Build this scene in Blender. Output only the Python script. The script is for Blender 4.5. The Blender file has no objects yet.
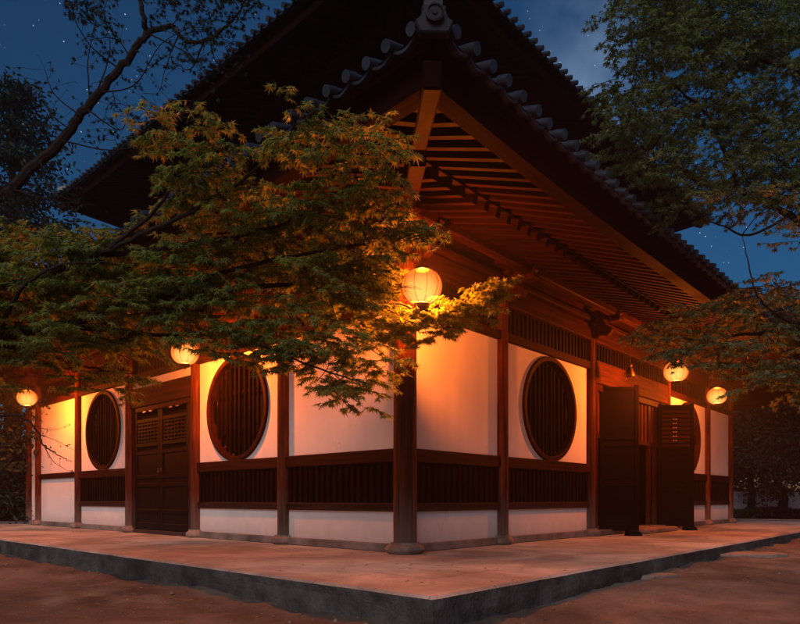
import bpy, bmesh, math, random
import numpy as np
from mathutils import Vector, Matrix, noise
R = math.radians
rng = np.random.default_rng(7)
random.seed(7)

# ------------------------------------------------------------------ camera, sky, sun, exposure
sc = bpy.context.scene
COL = sc.collection
FP = 637.0                                  # focal length in photo pixels (photo 800 wide)
CAM = Vector((5.011, -5.575, 0.64))
RIGHT = Vector((0.738, 0.674, 0)).normalized()
FWD = Vector((-0.674, 0.738, 0)).normalized()
cam = bpy.data.cameras.new('camera')
cam.sensor_width = 36; cam.lens = 36 * FP / 800
cam.shift_y = (499 - 312) / 800
cam.clip_start = 0.05; cam.clip_end = 1500
camo = bpy.data.objects.new('camera', cam); COL.objects.link(camo)
camo.matrix_world = Matrix((
    (RIGHT.x, 0, -FWD.x, CAM.x), (RIGHT.y, 0, -FWD.y, CAM.y), (0, 1, 0, CAM.z), (0, 0, 0, 1)))
sc.camera = camo

SKY_STRENGTH = 1.0
SUN_DIR_AZ = math.atan2(-0.85, 0.35)        # the afterglow, behind the camera
world = bpy.data.worlds.new('World'); sc.world = world; world.use_nodes = True
wn = world.node_tree; wn.nodes.clear()
def WN(t, **k):
    n = wn.nodes.new(t)
    for a, b in k.items(): setattr(n, a, b)
    return n
out = WN('ShaderNodeOutputWorld'); bg = WN('ShaderNodeBackground')
sky = WN('ShaderNodeTexSky', sky_type='NISHITA', sun_disc=False)
sky.sun_elevation = R(3); sky.sun_rotation = R(155); sky.altitude = 200; sky.air_density = 1.0; sky.ozone_density = 6.0
tint = WN('ShaderNodeMix', data_type='RGBA', blend_type='MULTIPLY'); tint.inputs[0].default_value = 1
wn.links.new(sky.outputs[0], tint.inputs[6]); tint.inputs[7].default_value = (0.27, 0.125, 0.088, 1)
tc = WN('ShaderNodeTexCoord')
# stars
vor = WN('ShaderNodeTexVoronoi', feature='F1'); vor.inputs['Scale'].default_value = 170
wn.links.new(tc.outputs['Generated'], vor.inputs['Vector'])
st = WN('ShaderNodeMapRange'); st.inputs[1].default_value = 0.11; st.inputs[2].default_value = 0.03
st.inputs[3].default_value = 0; st.inputs[4].default_value = 1; st.clamp = True
wn.links.new(vor.outputs['Distance'], st.inputs[0])
sx = WN('ShaderNodeSeparateColor'); wn.links.new(vor.outputs['Color'], sx.inputs[0])
sel = WN('ShaderNodeMapRange'); sel.inputs[1].default_value = 0.72; sel.inputs[2].default_value = 1.0
wn.links.new(sx.outputs[0], sel.inputs[0])
mu = WN('ShaderNodeMath', operation='MULTIPLY'); wn.links.new(st.outputs[0], mu.inputs[0]); wn.links.new(sel.outputs[0], mu.inputs[1])
mu2 = WN('ShaderNodeMath', operation='MULTIPLY'); wn.links.new(mu.outputs[0], mu2.inputs[0]); mu2.inputs[1].default_value = 1.1
# soft band of the milky way: great-circle band broken up by noise
def pix_dir(px, py):
    return ((px - 400) / FP * RIGHT + FWD + Vector((0, 0, (499 - py) / FP))).normalized()
g0 = pix_dir(588, 55); g1 = pix_dir(640, -160)
pole = g0.cross(g1).normalized()
dt = WN('ShaderNodeVectorMath', operation='DOT_PRODUCT'); dt.inputs[1].default_value = pole
wn.links.new(tc.outputs['Generated'], dt.inputs[0])
ab = WN('ShaderNodeMath', operation='ABSOLUTE'); wn.links.new(dt.outputs['Value'], ab.inputs[0])
bandr = WN('ShaderNodeMapRange', interpolation_type='SMOOTHSTEP'); bandr.inputs[1].default_value = 0.11; bandr.inputs[2].default_value = 0.0
wn.links.new(ab.outputs[0], bandr.inputs[0])
dn = WN('ShaderNodeVectorMath', operation='DOT_PRODUCT'); dn.inputs[1].default_value = pix_dir(585, 45)
wn.links.new(tc.outputs['Generated'], dn.inputs[0])
near = WN('ShaderNodeMapRange', interpolation_type='SMOOTHSTEP'); near.inputs[1].default_value = 0.965; near.inputs[2].default_value = 1.0
wn.links.new(dn.outputs['Value'], near.inputs[0])
nz = WN('ShaderNodeTexNoise'); nz.inputs['Scale'].default_value = 9; nz.inputs['Detail'].default_value = 5
wn.links.new(tc.outputs['Generated'], nz.inputs['Vector'])
nzr = WN('ShaderNodeMapRange'); nzr.inputs[1].default_value = 0.32; nzr.inputs[2].default_value = 0.75
wn.links.new(nz.outputs[0], nzr.inputs[0])
m3 = WN('ShaderNodeMath', operation='MULTIPLY'); wn.links.new(bandr.outputs[0], m3.inputs[0]); wn.links.new(nzr.outputs[0], m3.inputs[1])
m4 = WN('ShaderNodeMath', operation='MULTIPLY'); wn.links.new(m3.outputs[0], m4.inputs[0]); wn.links.new(near.outputs[0], m4.inputs[1])
mw = WN('ShaderNodeMix', data_type='RGBA'); mw.inputs[6].default_value = (0, 0, 0, 1); mw.inputs[7].default_value = (0.11, 0.145, 0.19, 1)
wn.links.new(m4.outputs[0], mw.inputs[0])
ad1 = WN('ShaderNodeMix', data_type='RGBA', blend_type='ADD'); ad1.inputs[0].default_value = 1
wn.links.new(tint.outputs[2], ad1.inputs[6]); wn.links.new(mw.outputs[2], ad1.inputs[7])
ad2 = WN('ShaderNodeMix', data_type='RGBA', blend_type='ADD'); ad2.inputs[0].default_value = 1
wn.links.new(ad1.outputs[2], ad2.inputs[6]); wn.links.new(mu2.outputs[0], ad2.inputs[7])
wn.links.new(ad2.outputs[2], bg.inputs[0]); bg.inputs[1].default_value = SKY_STRENGTH
wn.links.new(bg.outputs[0], out.inputs[0])

sun = bpy.data.lights.new('sun', 'SUN'); sun.energy = 1.1; sun.angle = R(40); sun.color = (1.0, 0.89, 0.86)
suno = bpy.data.objects.new('sun', sun); COL.objects.link(suno)
sd = Vector((0.35, -0.85, 0.62)).normalized()      # towards the sun
suno.rotation_euler = sd.to_track_quat('Z', 'Y').to_euler()
suno.location = (10, -20, 15)

vs = sc.view_settings
vs.view_transform = 'Standard'; vs.look = 'None'; vs.exposure = 0.45; vs.gamma = 1; vs.use_curve_mapping = False
sc.cycles.use_denoising = True
sc.cycles.max_bounces = 6; sc.cycles.transparent_max_bounces = 12
sc.cycles.sample_clamp_indirect = 3.0
LAMP_W = 800.0
LAMP_COL = (1.0, 0.188, 0.018)

def W(px, py, Z):
    """a point of space seen at photo pixel px,py at distance Z along the view"""
    return CAM + RIGHT * ((px - 400) / FP * Z) + FWD * Z + Vector((0, 0, (499 - py) / FP * Z))

# ------------------------------------------------------------------ materials
def mat(name, build):
    m = bpy.data.materials.new(name); m.use_nodes = True
    nt = m.node_tree; nt.nodes.clear()
    o = nt.nodes.new('ShaderNodeOutputMaterial')
    build(nt, o); return m
def N(nt, t, ins=None, **k):
    n = nt.nodes.new(t)
    for a, b in k.items(): setattr(n, a, b)
    for a, b in (ins or {}).items():
        if isinstance(b, bpy.types.NodeSocket): nt.links.new(b, n.inputs[a])
        else: n.inputs[a].default_value = b
    return n
def ramp(nt, fac, stops):
    r = nt.nodes.new('ShaderNodeValToRGB'); cr = r.color_ramp
    while len(cr.elements) < len(stops): cr.elements.new(0.5)
    for e, (p, c) in zip(cr.elements, stops): e.position = p; e.color = (*c, 1)
    nt.links.new(fac, r.inputs[0]); return r.outputs[0]
def mixc(nt, f, a, b, bt='MIX'):
    n = N(nt, 'ShaderNodeMix', data_type='RGBA', blend_type=bt)
    for i, v in ((0, f), (6, a), (7, b)):
        if isinstance(v, bpy.types.NodeSocket): nt.links.new(v, n.inputs[i])
        else: n.inputs[i].default_value = v if i == 0 else (*v, 1)
    return n.outputs[2]

def wood(name, axis, c0, c1, rough=0.6, scale=1.0, bump=0.35, spec=0.035):
    def b(nt, o):
        t = N(nt, 'ShaderNodeTexCoord'); oi = N(nt, 'ShaderNodeObjectInfo')
        mulr = N(nt, 'ShaderNodeMath', {0: oi.outputs['Random'], 1: 37.0}, operation='MULTIPLY')
        av = N(nt, 'ShaderNodeVectorMath', {0: t.outputs['Object'], 1: mulr.outputs[0]}, operation='ADD')
        s = [22 * scale] * 3; s[axis] = 1.3 * scale
        mp = N(nt, 'ShaderNodeMapping', {0: av.outputs[0], 3: s})
        n1 = N(nt, 'ShaderNodeTexNoise', {'Vector': mp.outputs[0], 'Scale': 1.0, 'Detail': 6.0, 'Roughness': 0.65, 'Distortion': 0.6})
        n2 = N(nt, 'ShaderNodeTexNoise', {'Vector': av.outputs[0], 'Scale': 2.2, 'Detail': 4.0})
        col = ramp(nt, n1.outputs[0], [(0.3, c0), (0.55, tuple((a + b2) / 2 for a, b2 in zip(c0, c1))), (0.75, c1)])
        col = mixc(nt, 0.55, col, ramp(nt, n2.outputs[0], [(0.3, (0.45, 0.45, 0.47)), (0.7, (1.2, 1.15, 1.1))]), 'MULTIPLY')
        gg = N(nt, 'ShaderNodeNewGeometry'); sz = N(nt, 'ShaderNodeSeparateXYZ', {0: gg.outputs['Position']})
        wz = N(nt, 'ShaderNodeMath', {0: n1.outputs[0], 1: -0.9, 2: sz.outputs['Z']}, operation='MULTIPLY_ADD')
        wf = N(nt, 'ShaderNodeMapRange', {0: wz.outputs[0], 1: -0.45, 2: 0.35, 3: 0.75, 4: 0.0})
        col = mixc(nt, wf.outputs[0], col, (c1[0] * .95, c1[0] * .85, c1[0] * .75))
        rr = N(nt, 'ShaderNodeMapRange', {0: n2.outputs[0], 3: rough - 0.12, 4: rough + 0.2})
        bp = N(nt, 'ShaderNodeBump', {'Height': n1.outputs[0], 'Strength': bump, 'Distance': 0.01})
        p = N(nt, 'ShaderNodeBsdfPrincipled', {'Base Color': col, 'Roughness': rr.outputs[0], 'Normal': bp.outputs[0], 'Specular IOR Level': spec})
        nt.links.new(p.outputs[0], o.inputs[0])
    return mat(name, b)
D0, D1 = (0.009, 0.0027, 0.0018), (0.056, 0.0138, 0.0070)
W_X = wood('aged wood along x', 0, D0, D1); W_Y = wood('aged wood along y', 1, D0, D1); W_Z = wood('aged wood upright', 2, D0, D1)
E0, E1 = (0.003, 0.0012, 0.0009), (0.014, 0.0045, 0.0029)
DK_Z = wood('dark door wood', 2, E0, E1, 0.55)
DK_X = wood('panel wood darkened for shade', 0, (0.0018, 0.0009, 0.0007), (0.0085, 0.0028, 0.0019), 0.8, spec=0.06)  # near-black base colour carries the shade on the open door leaves
CW = wood('column wood', 2, (0.016, 0.005, 0.0035), (0.14, 0.040, 0.020), 0.65, bump=0.9)
LINT = wood('lintel wood', 1, (0.02, 0.006, 0.004), (0.10, 0.026, 0.012), 0.65, bump=0.6)
LINX = wood('lintel wood along x', 0, (0.012, 0.004, 0.003), (0.06, 0.017, 0.009), 0.65, bump=0.6)
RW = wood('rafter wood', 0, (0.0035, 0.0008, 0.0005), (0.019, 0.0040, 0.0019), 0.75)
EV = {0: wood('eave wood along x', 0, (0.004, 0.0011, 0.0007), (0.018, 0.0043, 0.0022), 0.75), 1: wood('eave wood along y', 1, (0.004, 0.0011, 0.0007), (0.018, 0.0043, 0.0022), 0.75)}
BAR = wood('window bar wood', 2, (0.003, 0.0012, 0.0009), (0.015, 0.0048, 0.0030), 0.75, spec=0.03)
WOODF = {0: W_X, 1: W_Y}

def plaster():
    def b(nt, o):
        t = N(nt, 'ShaderNodeNewGeometry')
        n1 = N(nt, 'ShaderNodeTexNoise', {'Vector': t.outputs['Position'], 'Scale': 0.9, 'Detail': 5.0, 'Roughness': 0.6})
        mp = N(nt, 'ShaderNodeMapping', {0: t.outputs['Position'], 3: (7, 7, 0.6)})
        n2 = N(nt, 'ShaderNodeTexNoise', {'Vector': mp.outputs[0], 'Scale': 1.0, 'Detail': 5.0})
        n3 = N(nt, 'ShaderNodeTexNoise', {'Vector': t.outputs['Position'], 'Scale': 55.0, 'Detail': 4.0})
        c = ramp(nt, n1.outputs[0], [(0.3, (0.60, 0.585, 0.56)), (0.7, (0.72, 0.70, 0.67))])
        c = mixc(nt, 0.28, c, ramp(nt, n2.outputs[0], [(0.3, (0.8, 0.78, 0.76)), (0.6, (1, 1, 1))]), 'MULTIPLY')
        vc = N(nt, 'ShaderNodeTexVoronoi', {'Vector': N(nt, 'ShaderNodeMix', {0: 0.25}, data_type='VECTOR').outputs[1], 'Scale': 0.9}, feature='DISTANCE_TO_EDGE')
        mv = vc.inputs['Vector'].links[0].from_node; nt.links.new(t.outputs['Position'], mv.inputs[4]); nt.links.new(n2.outputs['Color'], mv.inputs[5])
        ck = N(nt, 'ShaderNodeMapRange', {0: vc.outputs['Distance'], 1: 0.0, 2: 0.004, 3: 0.55, 4: 1.0})
        ckm = N(nt, 'ShaderNodeMapRange', {0: n1.outputs[0], 1: 0.5, 2: 0.56})
        c = mixc(nt, ckm.outputs[0], c, mixc(nt, ck.outputs[0], (0.36, 0.33, 0.30), c))
        sz = N(nt, 'ShaderNodeSeparateXYZ', {0: t.outputs['Position']})
        spz = N(nt, 'ShaderNodeMath', {0: n2.outputs[0], 1: -0.35, 2: sz.outputs['Z']}, operation='MULTIPLY_ADD')
        spl = N(nt, 'ShaderNodeMapRange', {0: spz.outputs[0], 1: -0.08, 2: 0.14, 3: 0.5, 4: 0.0})
        c = mixc(nt, spl.outputs[0], c, (0.36, 0.32, 0.29))
        bp = N(nt, 'ShaderNodeBump', {'Height': n3.outputs[0], 'Strength': 0.15, 'Distance': 0.004})
        bp2 = N(nt, 'ShaderNodeBump', {'Height': n1.outputs[0], 'Strength': 0.3, 'Distance': 0.03, 'Normal': bp.outputs[0]})
        p = N(nt, 'ShaderNodeBsdfPrincipled', {'Base Color': c, 'Roughness': 0.85, 'Normal': bp2.outputs[0], 'Specular IOR Level': 0.2})
        nt.links.new(p.outputs[0], o.inputs[0])
    return mat('white plaster', b)
PL = plaster()

def stone(name, c0, c1, sc1=3.0, fine=40, rough=0.8, bump=0.4, joints=False, gravel=False):
    def b(nt, o):
        t = N(nt, 'ShaderNodeNewGeometry'); P = t.outputs['Position']
        n1 = N(nt, 'ShaderNodeTexNoise', {'Vector': P, 'Scale': sc1, 'Detail': 8.0, 'Roughness': 0.62})
        n2 = N(nt, 'ShaderNodeTexNoise', {'Vector': P, 'Scale': fine, 'Detail': 5.0, 'Roughness': 0.7})
        n0 = N(nt, 'ShaderNodeTexNoise', {'Vector': P, 'Scale': sc1 * 0.22, 'Detail': 4.0, 'Distortion': 0.8})
        c = ramp(nt, n1.outputs[0], [(0.3, c0), (0.7, c1)])
        c = mixc(nt, 0.7, c, ramp(nt, n2.outputs[0], [(0.3, (0.6, 0.6, 0.6)), (0.65, (1.1, 1.1, 1.1))]), 'MULTIPLY')
        c = mixc(nt, 0.8, c, ramp(nt, n0.outputs[0], [(0.38, (0.42, 0.40, 0.39)), (0.56, (1.05, 1.05, 1.05))]), 'MULTIPLY')
        h = N(nt, 'ShaderNodeMath', {0: n1.outputs[0], 1: n2.outputs[0]}, operation='ADD').outputs[0]
        if joints:
            wv = N(nt, 'ShaderNodeMix', {0: 0.02}, data_type='VECTOR')
            nt.links.new(P, wv.inputs[4]); nt.links.new(n1.outputs['Color'], wv.inputs[5])
            br = N(nt, 'ShaderNodeTexBrick', {'Vector': wv.outputs[1], 'Scale': 1.0, 'Mortar Size': 0.009, 'Mortar Smooth': 0.4, 'Brick Width': 1.15, 'Row Height': 0.79,
                                              'Color1': (0.86, 0.86, 0.86, 1), 'Color2': (1.05, 1.03, 1, 1), 'Mortar': (0.5, 0.48, 0.46, 1)})
            c = mixc(nt, 0.75, c, br.outputs[0], 'MULTIPLY')
            h = N(nt, 'ShaderNodeMath', {0: h, 1: br.outputs['Fac']}, operation='SUBTRACT').outputs[0]
        if gravel:
            v = N(nt, 'ShaderNodeTexVoronoi', {'Vector': P, 'Scale': 28.0})
            gsel = N(nt, 'ShaderNodeSeparateColor', {0: v.outputs['Color']})
            gm = N(nt, 'ShaderNodeMapRange', {0: gsel.outputs[0], 1: 0.86, 2: 0.9})
            gd = N(nt, 'ShaderNodeMapRange', {0: v.outputs['Distance'], 1: 0.32, 2: 0.12})
            g = N(nt, 'ShaderNodeMath', {0: gm.outputs[0], 1: gd.outputs[0]}, operation='MULTIPLY').outputs[0]
            c = mixc(nt, g, c, (c1[0] * 1.25, c1[1] * 1.25, c1[2] * 1.3))
            h = N(nt, 'ShaderNodeMath', {0: h, 1: g}, operation='ADD').outputs[0]
        bp = N(nt, 'ShaderNodeBump', {'Height': h, 'Strength': bump, 'Distance': 0.03})
        p = N(nt, 'ShaderNodeBsdfPrincipled', {'Base Color': c, 'Roughness': rough, 'Normal': bp.outputs[0], 'Specular IOR Level': 0.3})
        nt.links.new(p.outputs[0], o.inputs[0])
    return mat(name, b)
TERR = stone('terrace stone', (0.36, 0.33, 0.295), (0.57, 0.53, 0.47), 2.6, 45, joints=True)
CURB = stone('kerb stone', (0.035, 0.036, 0.038), (0.12, 0.12, 0.12), 4.5, 30, bump=1.0)
GRND = stone('packed earth', (0.11, 0.09, 0.072), (0.29, 0.235, 0.19), 2.2, 60, 0.95, 0.9, gravel=True)
BASE = stone('column base stone', (0.22, 0.17, 0.14), (0.36, 0.28, 0.23), 9, 60, bump=0.6)
FLAG = stone('flagstone', (0.22, 0.16, 0.13), (0.36, 0.27, 0.21), 5, 50, bump=0.7)
SILL = stone('sill stone', (0.13, 0.12, 0.11), (0.25, 0.23, 0.21), 5, 50)

def simple(name, c, rough=0.6, metal=0.0, spec=0.5, bump=0.0, nsc=20):
    def b(nt, o):
        t = N(nt, 'ShaderNodeTexCoord')
        n = N(nt, 'ShaderNodeTexNoise', {'Vector': t.outputs['Object'], 'Scale': nsc, 'Detail': 5.0})
        cc = ramp(nt, n.outputs[0], [(0.3, tuple(v * 0.65 for v in c)), (0.7, tuple(min(1, v * 1.2) for v in c))])
        bp = N(nt, 'ShaderNodeBump', {'Height': n.outputs[0], 'Strength': bump, 'Distance': 0.01})
        p = N(nt, 'ShaderNodeBsdfPrincipled', {'Base Color': cc, 'Roughness': rough, 'Metallic': metal, 'Normal': bp.outputs[0], 'Specular IOR Level': spec})
        nt.links.new(p.outputs[0], o.inputs[0])
    return mat(name, b)
TILE = simple('roof tile', (0.022, 0.031, 0.042), 0.34, 0, 0.55, 0.25, 6)
ONI = simple('ridge end tile', (0.012, 0.017, 0.024), 0.6, 0, 0.2, 0.5, 10)
BLACK = simple('black lacquer', (0.012, 0.010, 0.009), 0.4)
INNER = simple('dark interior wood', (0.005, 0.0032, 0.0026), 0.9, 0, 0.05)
BRONZE = simple('bronze', (0.11, 0.055, 0.03), 0.45, 0.7, 0.5, 0.3, 30)
WIRE = simple('lantern wire', (0.006, 0.002, 0.001), 0.9, 0, 0.1)
BARK = simple('bark', (0.022, 0.018, 0.015), 0.95, 0, 0.15, 1.0, 14)
ROPE = simple('cord', (0.05, 0.03, 0.02), 0.9)

def leaf(name, cols, trans=0.45):
    def b(nt, o):
        g = N(nt, 'ShaderNodeNewGeometry')
        nn = N(nt, 'ShaderNodeTexNoise', {'Vector': g.outputs['Position'], 'Scale': 1.6, 'Detail': 2.0})
        a = N(nt, 'ShaderNodeMath', {0: g.outputs['Random Per Island'], 1: 0.55}, operation='MULTIPLY')
        a2 = N(nt, 'ShaderNodeMath', {0: nn.outputs[0], 1: 0.45, 2: a.outputs[0]}, operation='MULTIPLY_ADD')
        c = ramp(nt, a2.outputs[0], [(0.15, cols[0]), (0.5, cols[1]), (0.85, cols[2])])
        p = N(nt, 'ShaderNodeBsdfPrincipled', {'Base Color': c, 'Roughness': 0.55, 'Specular IOR Level': 0.25})
        c2 = mixc(nt, 1.0, c, (1.5, 1.5, 0.8), 'MULTIPLY')
        tr = N(nt, 'ShaderNodeBsdfTranslucent', {0: c2})
        mx = N(nt, 'ShaderNodeMixShader', {0: trans, 1: p.outputs[0], 2: tr.outputs[0]})
        nt.links.new(mx.outputs[0], o.inputs[0])
    return mat(name, b)
MAPLE = leaf('maple leaf', [(0.10, 0.16, 0.055), (0.175, 0.235, 0.075), (0.34, 0.31, 0.09)], 0.56)
LEAF2 = leaf('broad tree leaf', [(0.085, 0.14, 0.08), (0.13, 0.19, 0.10), (0.25, 0.22, 0.09)])
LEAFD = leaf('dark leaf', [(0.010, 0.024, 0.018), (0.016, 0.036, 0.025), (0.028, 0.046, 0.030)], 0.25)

def paper():
    def b(nt, o):
        t = N(nt, 'ShaderNodeTexCoord')
        sx_ = N(nt, 'ShaderNodeSeparateXYZ', {0: t.outputs['Object']})
        d = N(nt, 'ShaderNodeVectorMath', {0: t.outputs['Object'], 1: (0, 0, -0.09)}, operation='DISTANCE')
        n = N(nt, 'ShaderNodeTexNoise', {'Vector': t.outputs['Object'], 'Scale': 14.0, 'Detail': 4.0})
        dd = N(nt, 'ShaderNodeMath', {0: n.outputs[0], 1: 0.05, 2: d.outputs['Value']}, operation='MULTIPLY_ADD')
        # thin split-bamboo hoops behind the paper
        hz = N(nt, 'ShaderNodeMath', {0: sx_.outputs['Z'], 1: 62.0}, operation='MULTIPLY')
        hf = N(nt, 'ShaderNodeMath', {0: hz.outputs[0]}, operation='FRACT')
        hm = N(nt, 'ShaderNodeMapRange', {0: hf.outputs[0], 1: 0.0, 2: 0.14, 3: 0.80, 4: 1.0})
        lw_ = N(nt, 'ShaderNodeLayerWeight', {'Blend': 0.5})
        dd = N(nt, 'ShaderNodeMath', {0: lw_.outputs['Facing'], 1: 0.22, 2: dd.outputs[0]}, operation='MULTIPLY_ADD')
        c = ramp(nt, dd.outputs[0], [(0.14, (1.0, 0.80, 0.27)), (0.23, (1.0, 0.47, 0.10)), (0.37, (1.0, 0.19, 0.025))])
        s = N(nt, 'ShaderNodeMapRange', {0: dd.outputs[0], 1: 0.15, 2: 0.42, 3: 1.45, 4: 0.95})
        s2 = N(nt, 'ShaderNodeMath', {0: s.outputs[0], 1: hm.outputs[0]}, operation='MULTIPLY')
        e = N(nt, 'ShaderNodeEmission', {0: c, 1: s2.outputs[0]})
        tr = N(nt, 'ShaderNodeBsdfTransparent', {0: (1.0, 0.9, 0.8, 1)})
        mx = N(nt, 'ShaderNodeMixShader', {0: 0.60, 1: tr.outputs[0], 2: e.outputs[0]})
        nt.links.new(mx.outputs[0], o.inputs[0])
    return mat('lantern paper', b)
PAPER = paper()

# ------------------------------------------------------------------ mesh helpers
class MB:
    def __init__(s): s.v = []; s.f = []
    def add(s, vs_, fs_):
        k = len(s.v); s.v += [tuple(v) for v in vs_]; s.f += [tuple(i + k for i in f) for f in fs_]; return s
    def box(s, x0, x1, y0, y1, z0, z1, M=None):
        x0, x1 = sorted((x0, x1)); y0, y1 = sorted((y0, y1)); z0, z1 = sorted((z0, z1))
        vs_ = [Vector(p) for p in ((x0, y0, z0), (x1, y0, z0), (x1, y1, z0), (x0, y1, z0), (x0, y0, z1), (x1, y0, z1), (x1, y1, z1), (x0, y1, z1))]
        if M: vs_ = [M @ v for v in vs_]
        return s.add(vs_, [(3, 2, 1, 0), (4, 5, 6, 7), (0, 1, 5, 4), (1, 2, 6, 5), (2, 3, 7, 6), (3, 0, 4, 7)])
    def bar(s, a, b, w, h, up=Vector((0, 0, 1))):
        a = Vector(a); b = Vector(b); d = (b - a).normalized()
        sd_ = d.cross(up).normalized(); u = sd_.cross(d).normalized()
        c = [a + sd_ * w / 2 * i + u * h / 2 * j for i, j in ((-1, -1), (1, -1), (1, 1), (-1, 1))]
        c += [v + (b - a) for v in c]
        return s.add(c, [(0, 1, 2, 3), (7, 6, 5, 4), (4, 5, 1, 0), (5, 6, 2, 1), (6, 7, 3, 2), (7, 4, 0, 3)])
    def tube(s, pts, rad, n=6, cap=True):
        pts = [Vector(p) for p in pts]
        if not hasattr(rad, '__len__'): rad = [rad] * len(pts)
        k = len(s.v); u = None
        for i, p in enumerate(pts):
            d = (pts[min(i + 1, len(pts) - 1)] - pts[max(i - 1, 0)])
            if d.length < 1e-7: d = Vector((0, 0, 1))
            d.normalize()
            if u is None: u = d.orthogonal().normalized()
            u = (u - d * u.dot(d))
            if u.length < 1e-4: u = d.orthogonal()
            u.normalize(); w = d.cross(u)
            for j in range(n):
                a = 2 * math.pi * j / n
                s.v.append(tuple(p + (u * math.cos(a) + w * math.sin(a)) * rad[i]))
        for i in range(len(pts) - 1):
            for j in range(n):
                a = k + i * n + j; b = k + i * n + (j + 1) % n
                s.f.append((a, b, b + n, a + n))
        if cap:
            s.f.append(tuple(k + j for j in reversed(range(n)))); s.f.append(tuple(k + (len(pts) - 1) * n + j for j in range(n)))
        return s
    def lathe(s, prof, n=24, c=(0, 0, 0), M=None):
        k = len(s.v); c = Vector(c)
        for r, z in prof:
            for j in range(n):
                a = 2 * math.pi * j / n; v = Vector((r * math.cos(a), r * math.sin(a), z))
                if M: v = M @ v
                s.v.append(tuple(v + c))
        for i in range(len(prof) - 1):
            for j in range(n):
                a = k + i * n + j; b = k + i * n + (j + 1) % n
                s.f.append((a, b, b + n, a + n))
        s.f.append(tuple(k + j for j in reversed(range(n)))); s.f.append(tuple(k + (len(prof) - 1) * n + j for j in range(n)))
        return s
    def prism(s, poly, thick, M):
        """poly in local xy, extruded +-thick/2 in local z, placed by M"""
        n = len(poly)
        vs_ = [M @ Vector((x, y, -thick / 2)) for x, y in poly] + [M @ Vector((x, y, thick / 2)) for x, y in poly]
        return s.add(vs_, [tuple(reversed(range(n))), tuple(range(n, 2 * n))] + [(i, (i + 1) % n, (i + 1) % n + n, i + n) for i in range(n)])
    def build(s, name, m, parent=None, bevel=0, smooth=False, loc=None):
        me = bpy.data.meshes.new(name); me.from_pydata(s.v, [], s.f); me.update()
        bm = bmesh.new(); bm.from_mesh(me); bmesh.ops.recalc_face_normals(bm, faces=bm.faces); bm.to_mesh(me); bm.free()
        me.materials.append(m)
        o = bpy.data.objects.new(name, me); COL.objects.link(o)
        if loc is not None: o.location = loc
        if smooth:
            for p in me.polygons: p.use_smooth = True
            try: me.set_sharp_from_angle(angle=R(40))
            except Exception: pass
        if bevel:
            bv = o.modifiers.new('b', 'BEVEL'); bv.width = bevel; bv.segments = 1; bv.limit_method = 'ANGLE'; bv.angle_limit = R(40)
        if parent: o.parent = parent
        return o
def tag(o, label=None, cat=None, group=None, kind=None):
    if label: o['label'] = label
    if cat: o['category'] = cat
    if group: o['group'] = group
    if kind: o['kind'] = kind
    return o
def empty(name, loc=(0, 0, 0)):
    o = bpy.data.objects.new(name, None); COL.objects.link(o); o.location = loc; o.empty_display_size = 0.2; return o
def copyo(o, parent=None, loc=None, rot=None, scale=None):
    c = o.copy(); COL.objects.link(c)
    if parent: c.parent = parent
    if loc is not None: c.location = loc
    if rot is not None: c.rotation_euler = rot
    if scale is not None: c.scale = scale
    return c

# two faces of the hall: 0 = side wall running left (u along -X, outward -Y), 1 = front wall (u along +Y, outward +X)
LEN = (12.75, 13.10)
def P(face, u, e, z=0.0):
    if face == 0: return Vector((-u, -e, z))
    if face == 1: return Vector((e, u, z))
    if face == 2: return Vector((-u, LEN[1] + e, z))          # back
    return Vector((-LEN[0] - e, u, z))                         # far side
def fbox(mb, face, u0, u1, e0, e1, z0, z1):
    a = P(face, u0, e0, z0); b = P(face, u1, e1, z1)
    return mb.box(a.x, b.x, a.y, b.y, a.z, b.z)

# ------------------------------------------------------------------ setting
GZ = -0.24; TE = 2.37
g = MB()
def gh(x, y):
    # earth rises towards the far right end of the kerb and banks up loosely against it
    if abs(x) > 18 or abs(y) > 24: return GZ
    rise = 0.085 * max(0.0, min(1.0, (y + 1.5) / 6.0)) if x > 0 else 0.0
    d = max(x - TE, -y - TE)
    bank = 0.035 * math.exp(-max(d, 0) / 0.22) * (0.5 + noise.noise(Vector((x * 1.3, y * 1.3, 2.0))))
    f = noise.fractal(Vector((x * .9, y * .9, 0)), 0.8, 2.0, 3) * 0.022 + noise.fractal(Vector((x * 4, y * 4, 1)), 0.6, 2.1, 5) * 0.022
    rid = max(0.0, noise.fractal(Vector((x * 2.6 + y * .6, y * .8, 7)), 0.9, 2.0, 4)) * 0.045 * math.exp(-((d - .45) / .5) ** 2)
    w = max(0.0, min(1.0, (18 - max(abs(x), abs(y) - 6)) / 4))
    return GZ + (rise + bank + f + rid) * w
xs = np.concatenate([np.linspace(-300, -14, 12), np.arange(-12, 2.2, .12), np.arange(2.2, 4.6, .045), np.arange(4.6, 10, .15), np.linspace(11, 16, 6), np.linspace(18, 300, 12)])
ys = np.concatenate([np.linspace(-300, -14, 12), np.arange(-12, -4.6, .15), np.arange(-4.6, -2.2, .045), np.arange(-2.2, 16, .12), np.linspace(17, 22, 6), np.linspace(24, 300, 12)])
vv = []
for y in ys:
    for x in xs:
        e = max(x, -y)                                         # distance outside the terrace
        z = gh(x, y)
        vv.append((x, y, z))
ff = []
nx = len(xs)
for j in range(len(ys) - 1):
    for i in range(nx - 1): ff.append((j * nx + i, j * nx + i + 1, (j + 1) * nx + i + 1, (j + 1) * nx + i))
g.add(vv, ff); o = g.build('ground', GRND, smooth=True); tag(o, kind='structure')

TE = 2.37
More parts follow.
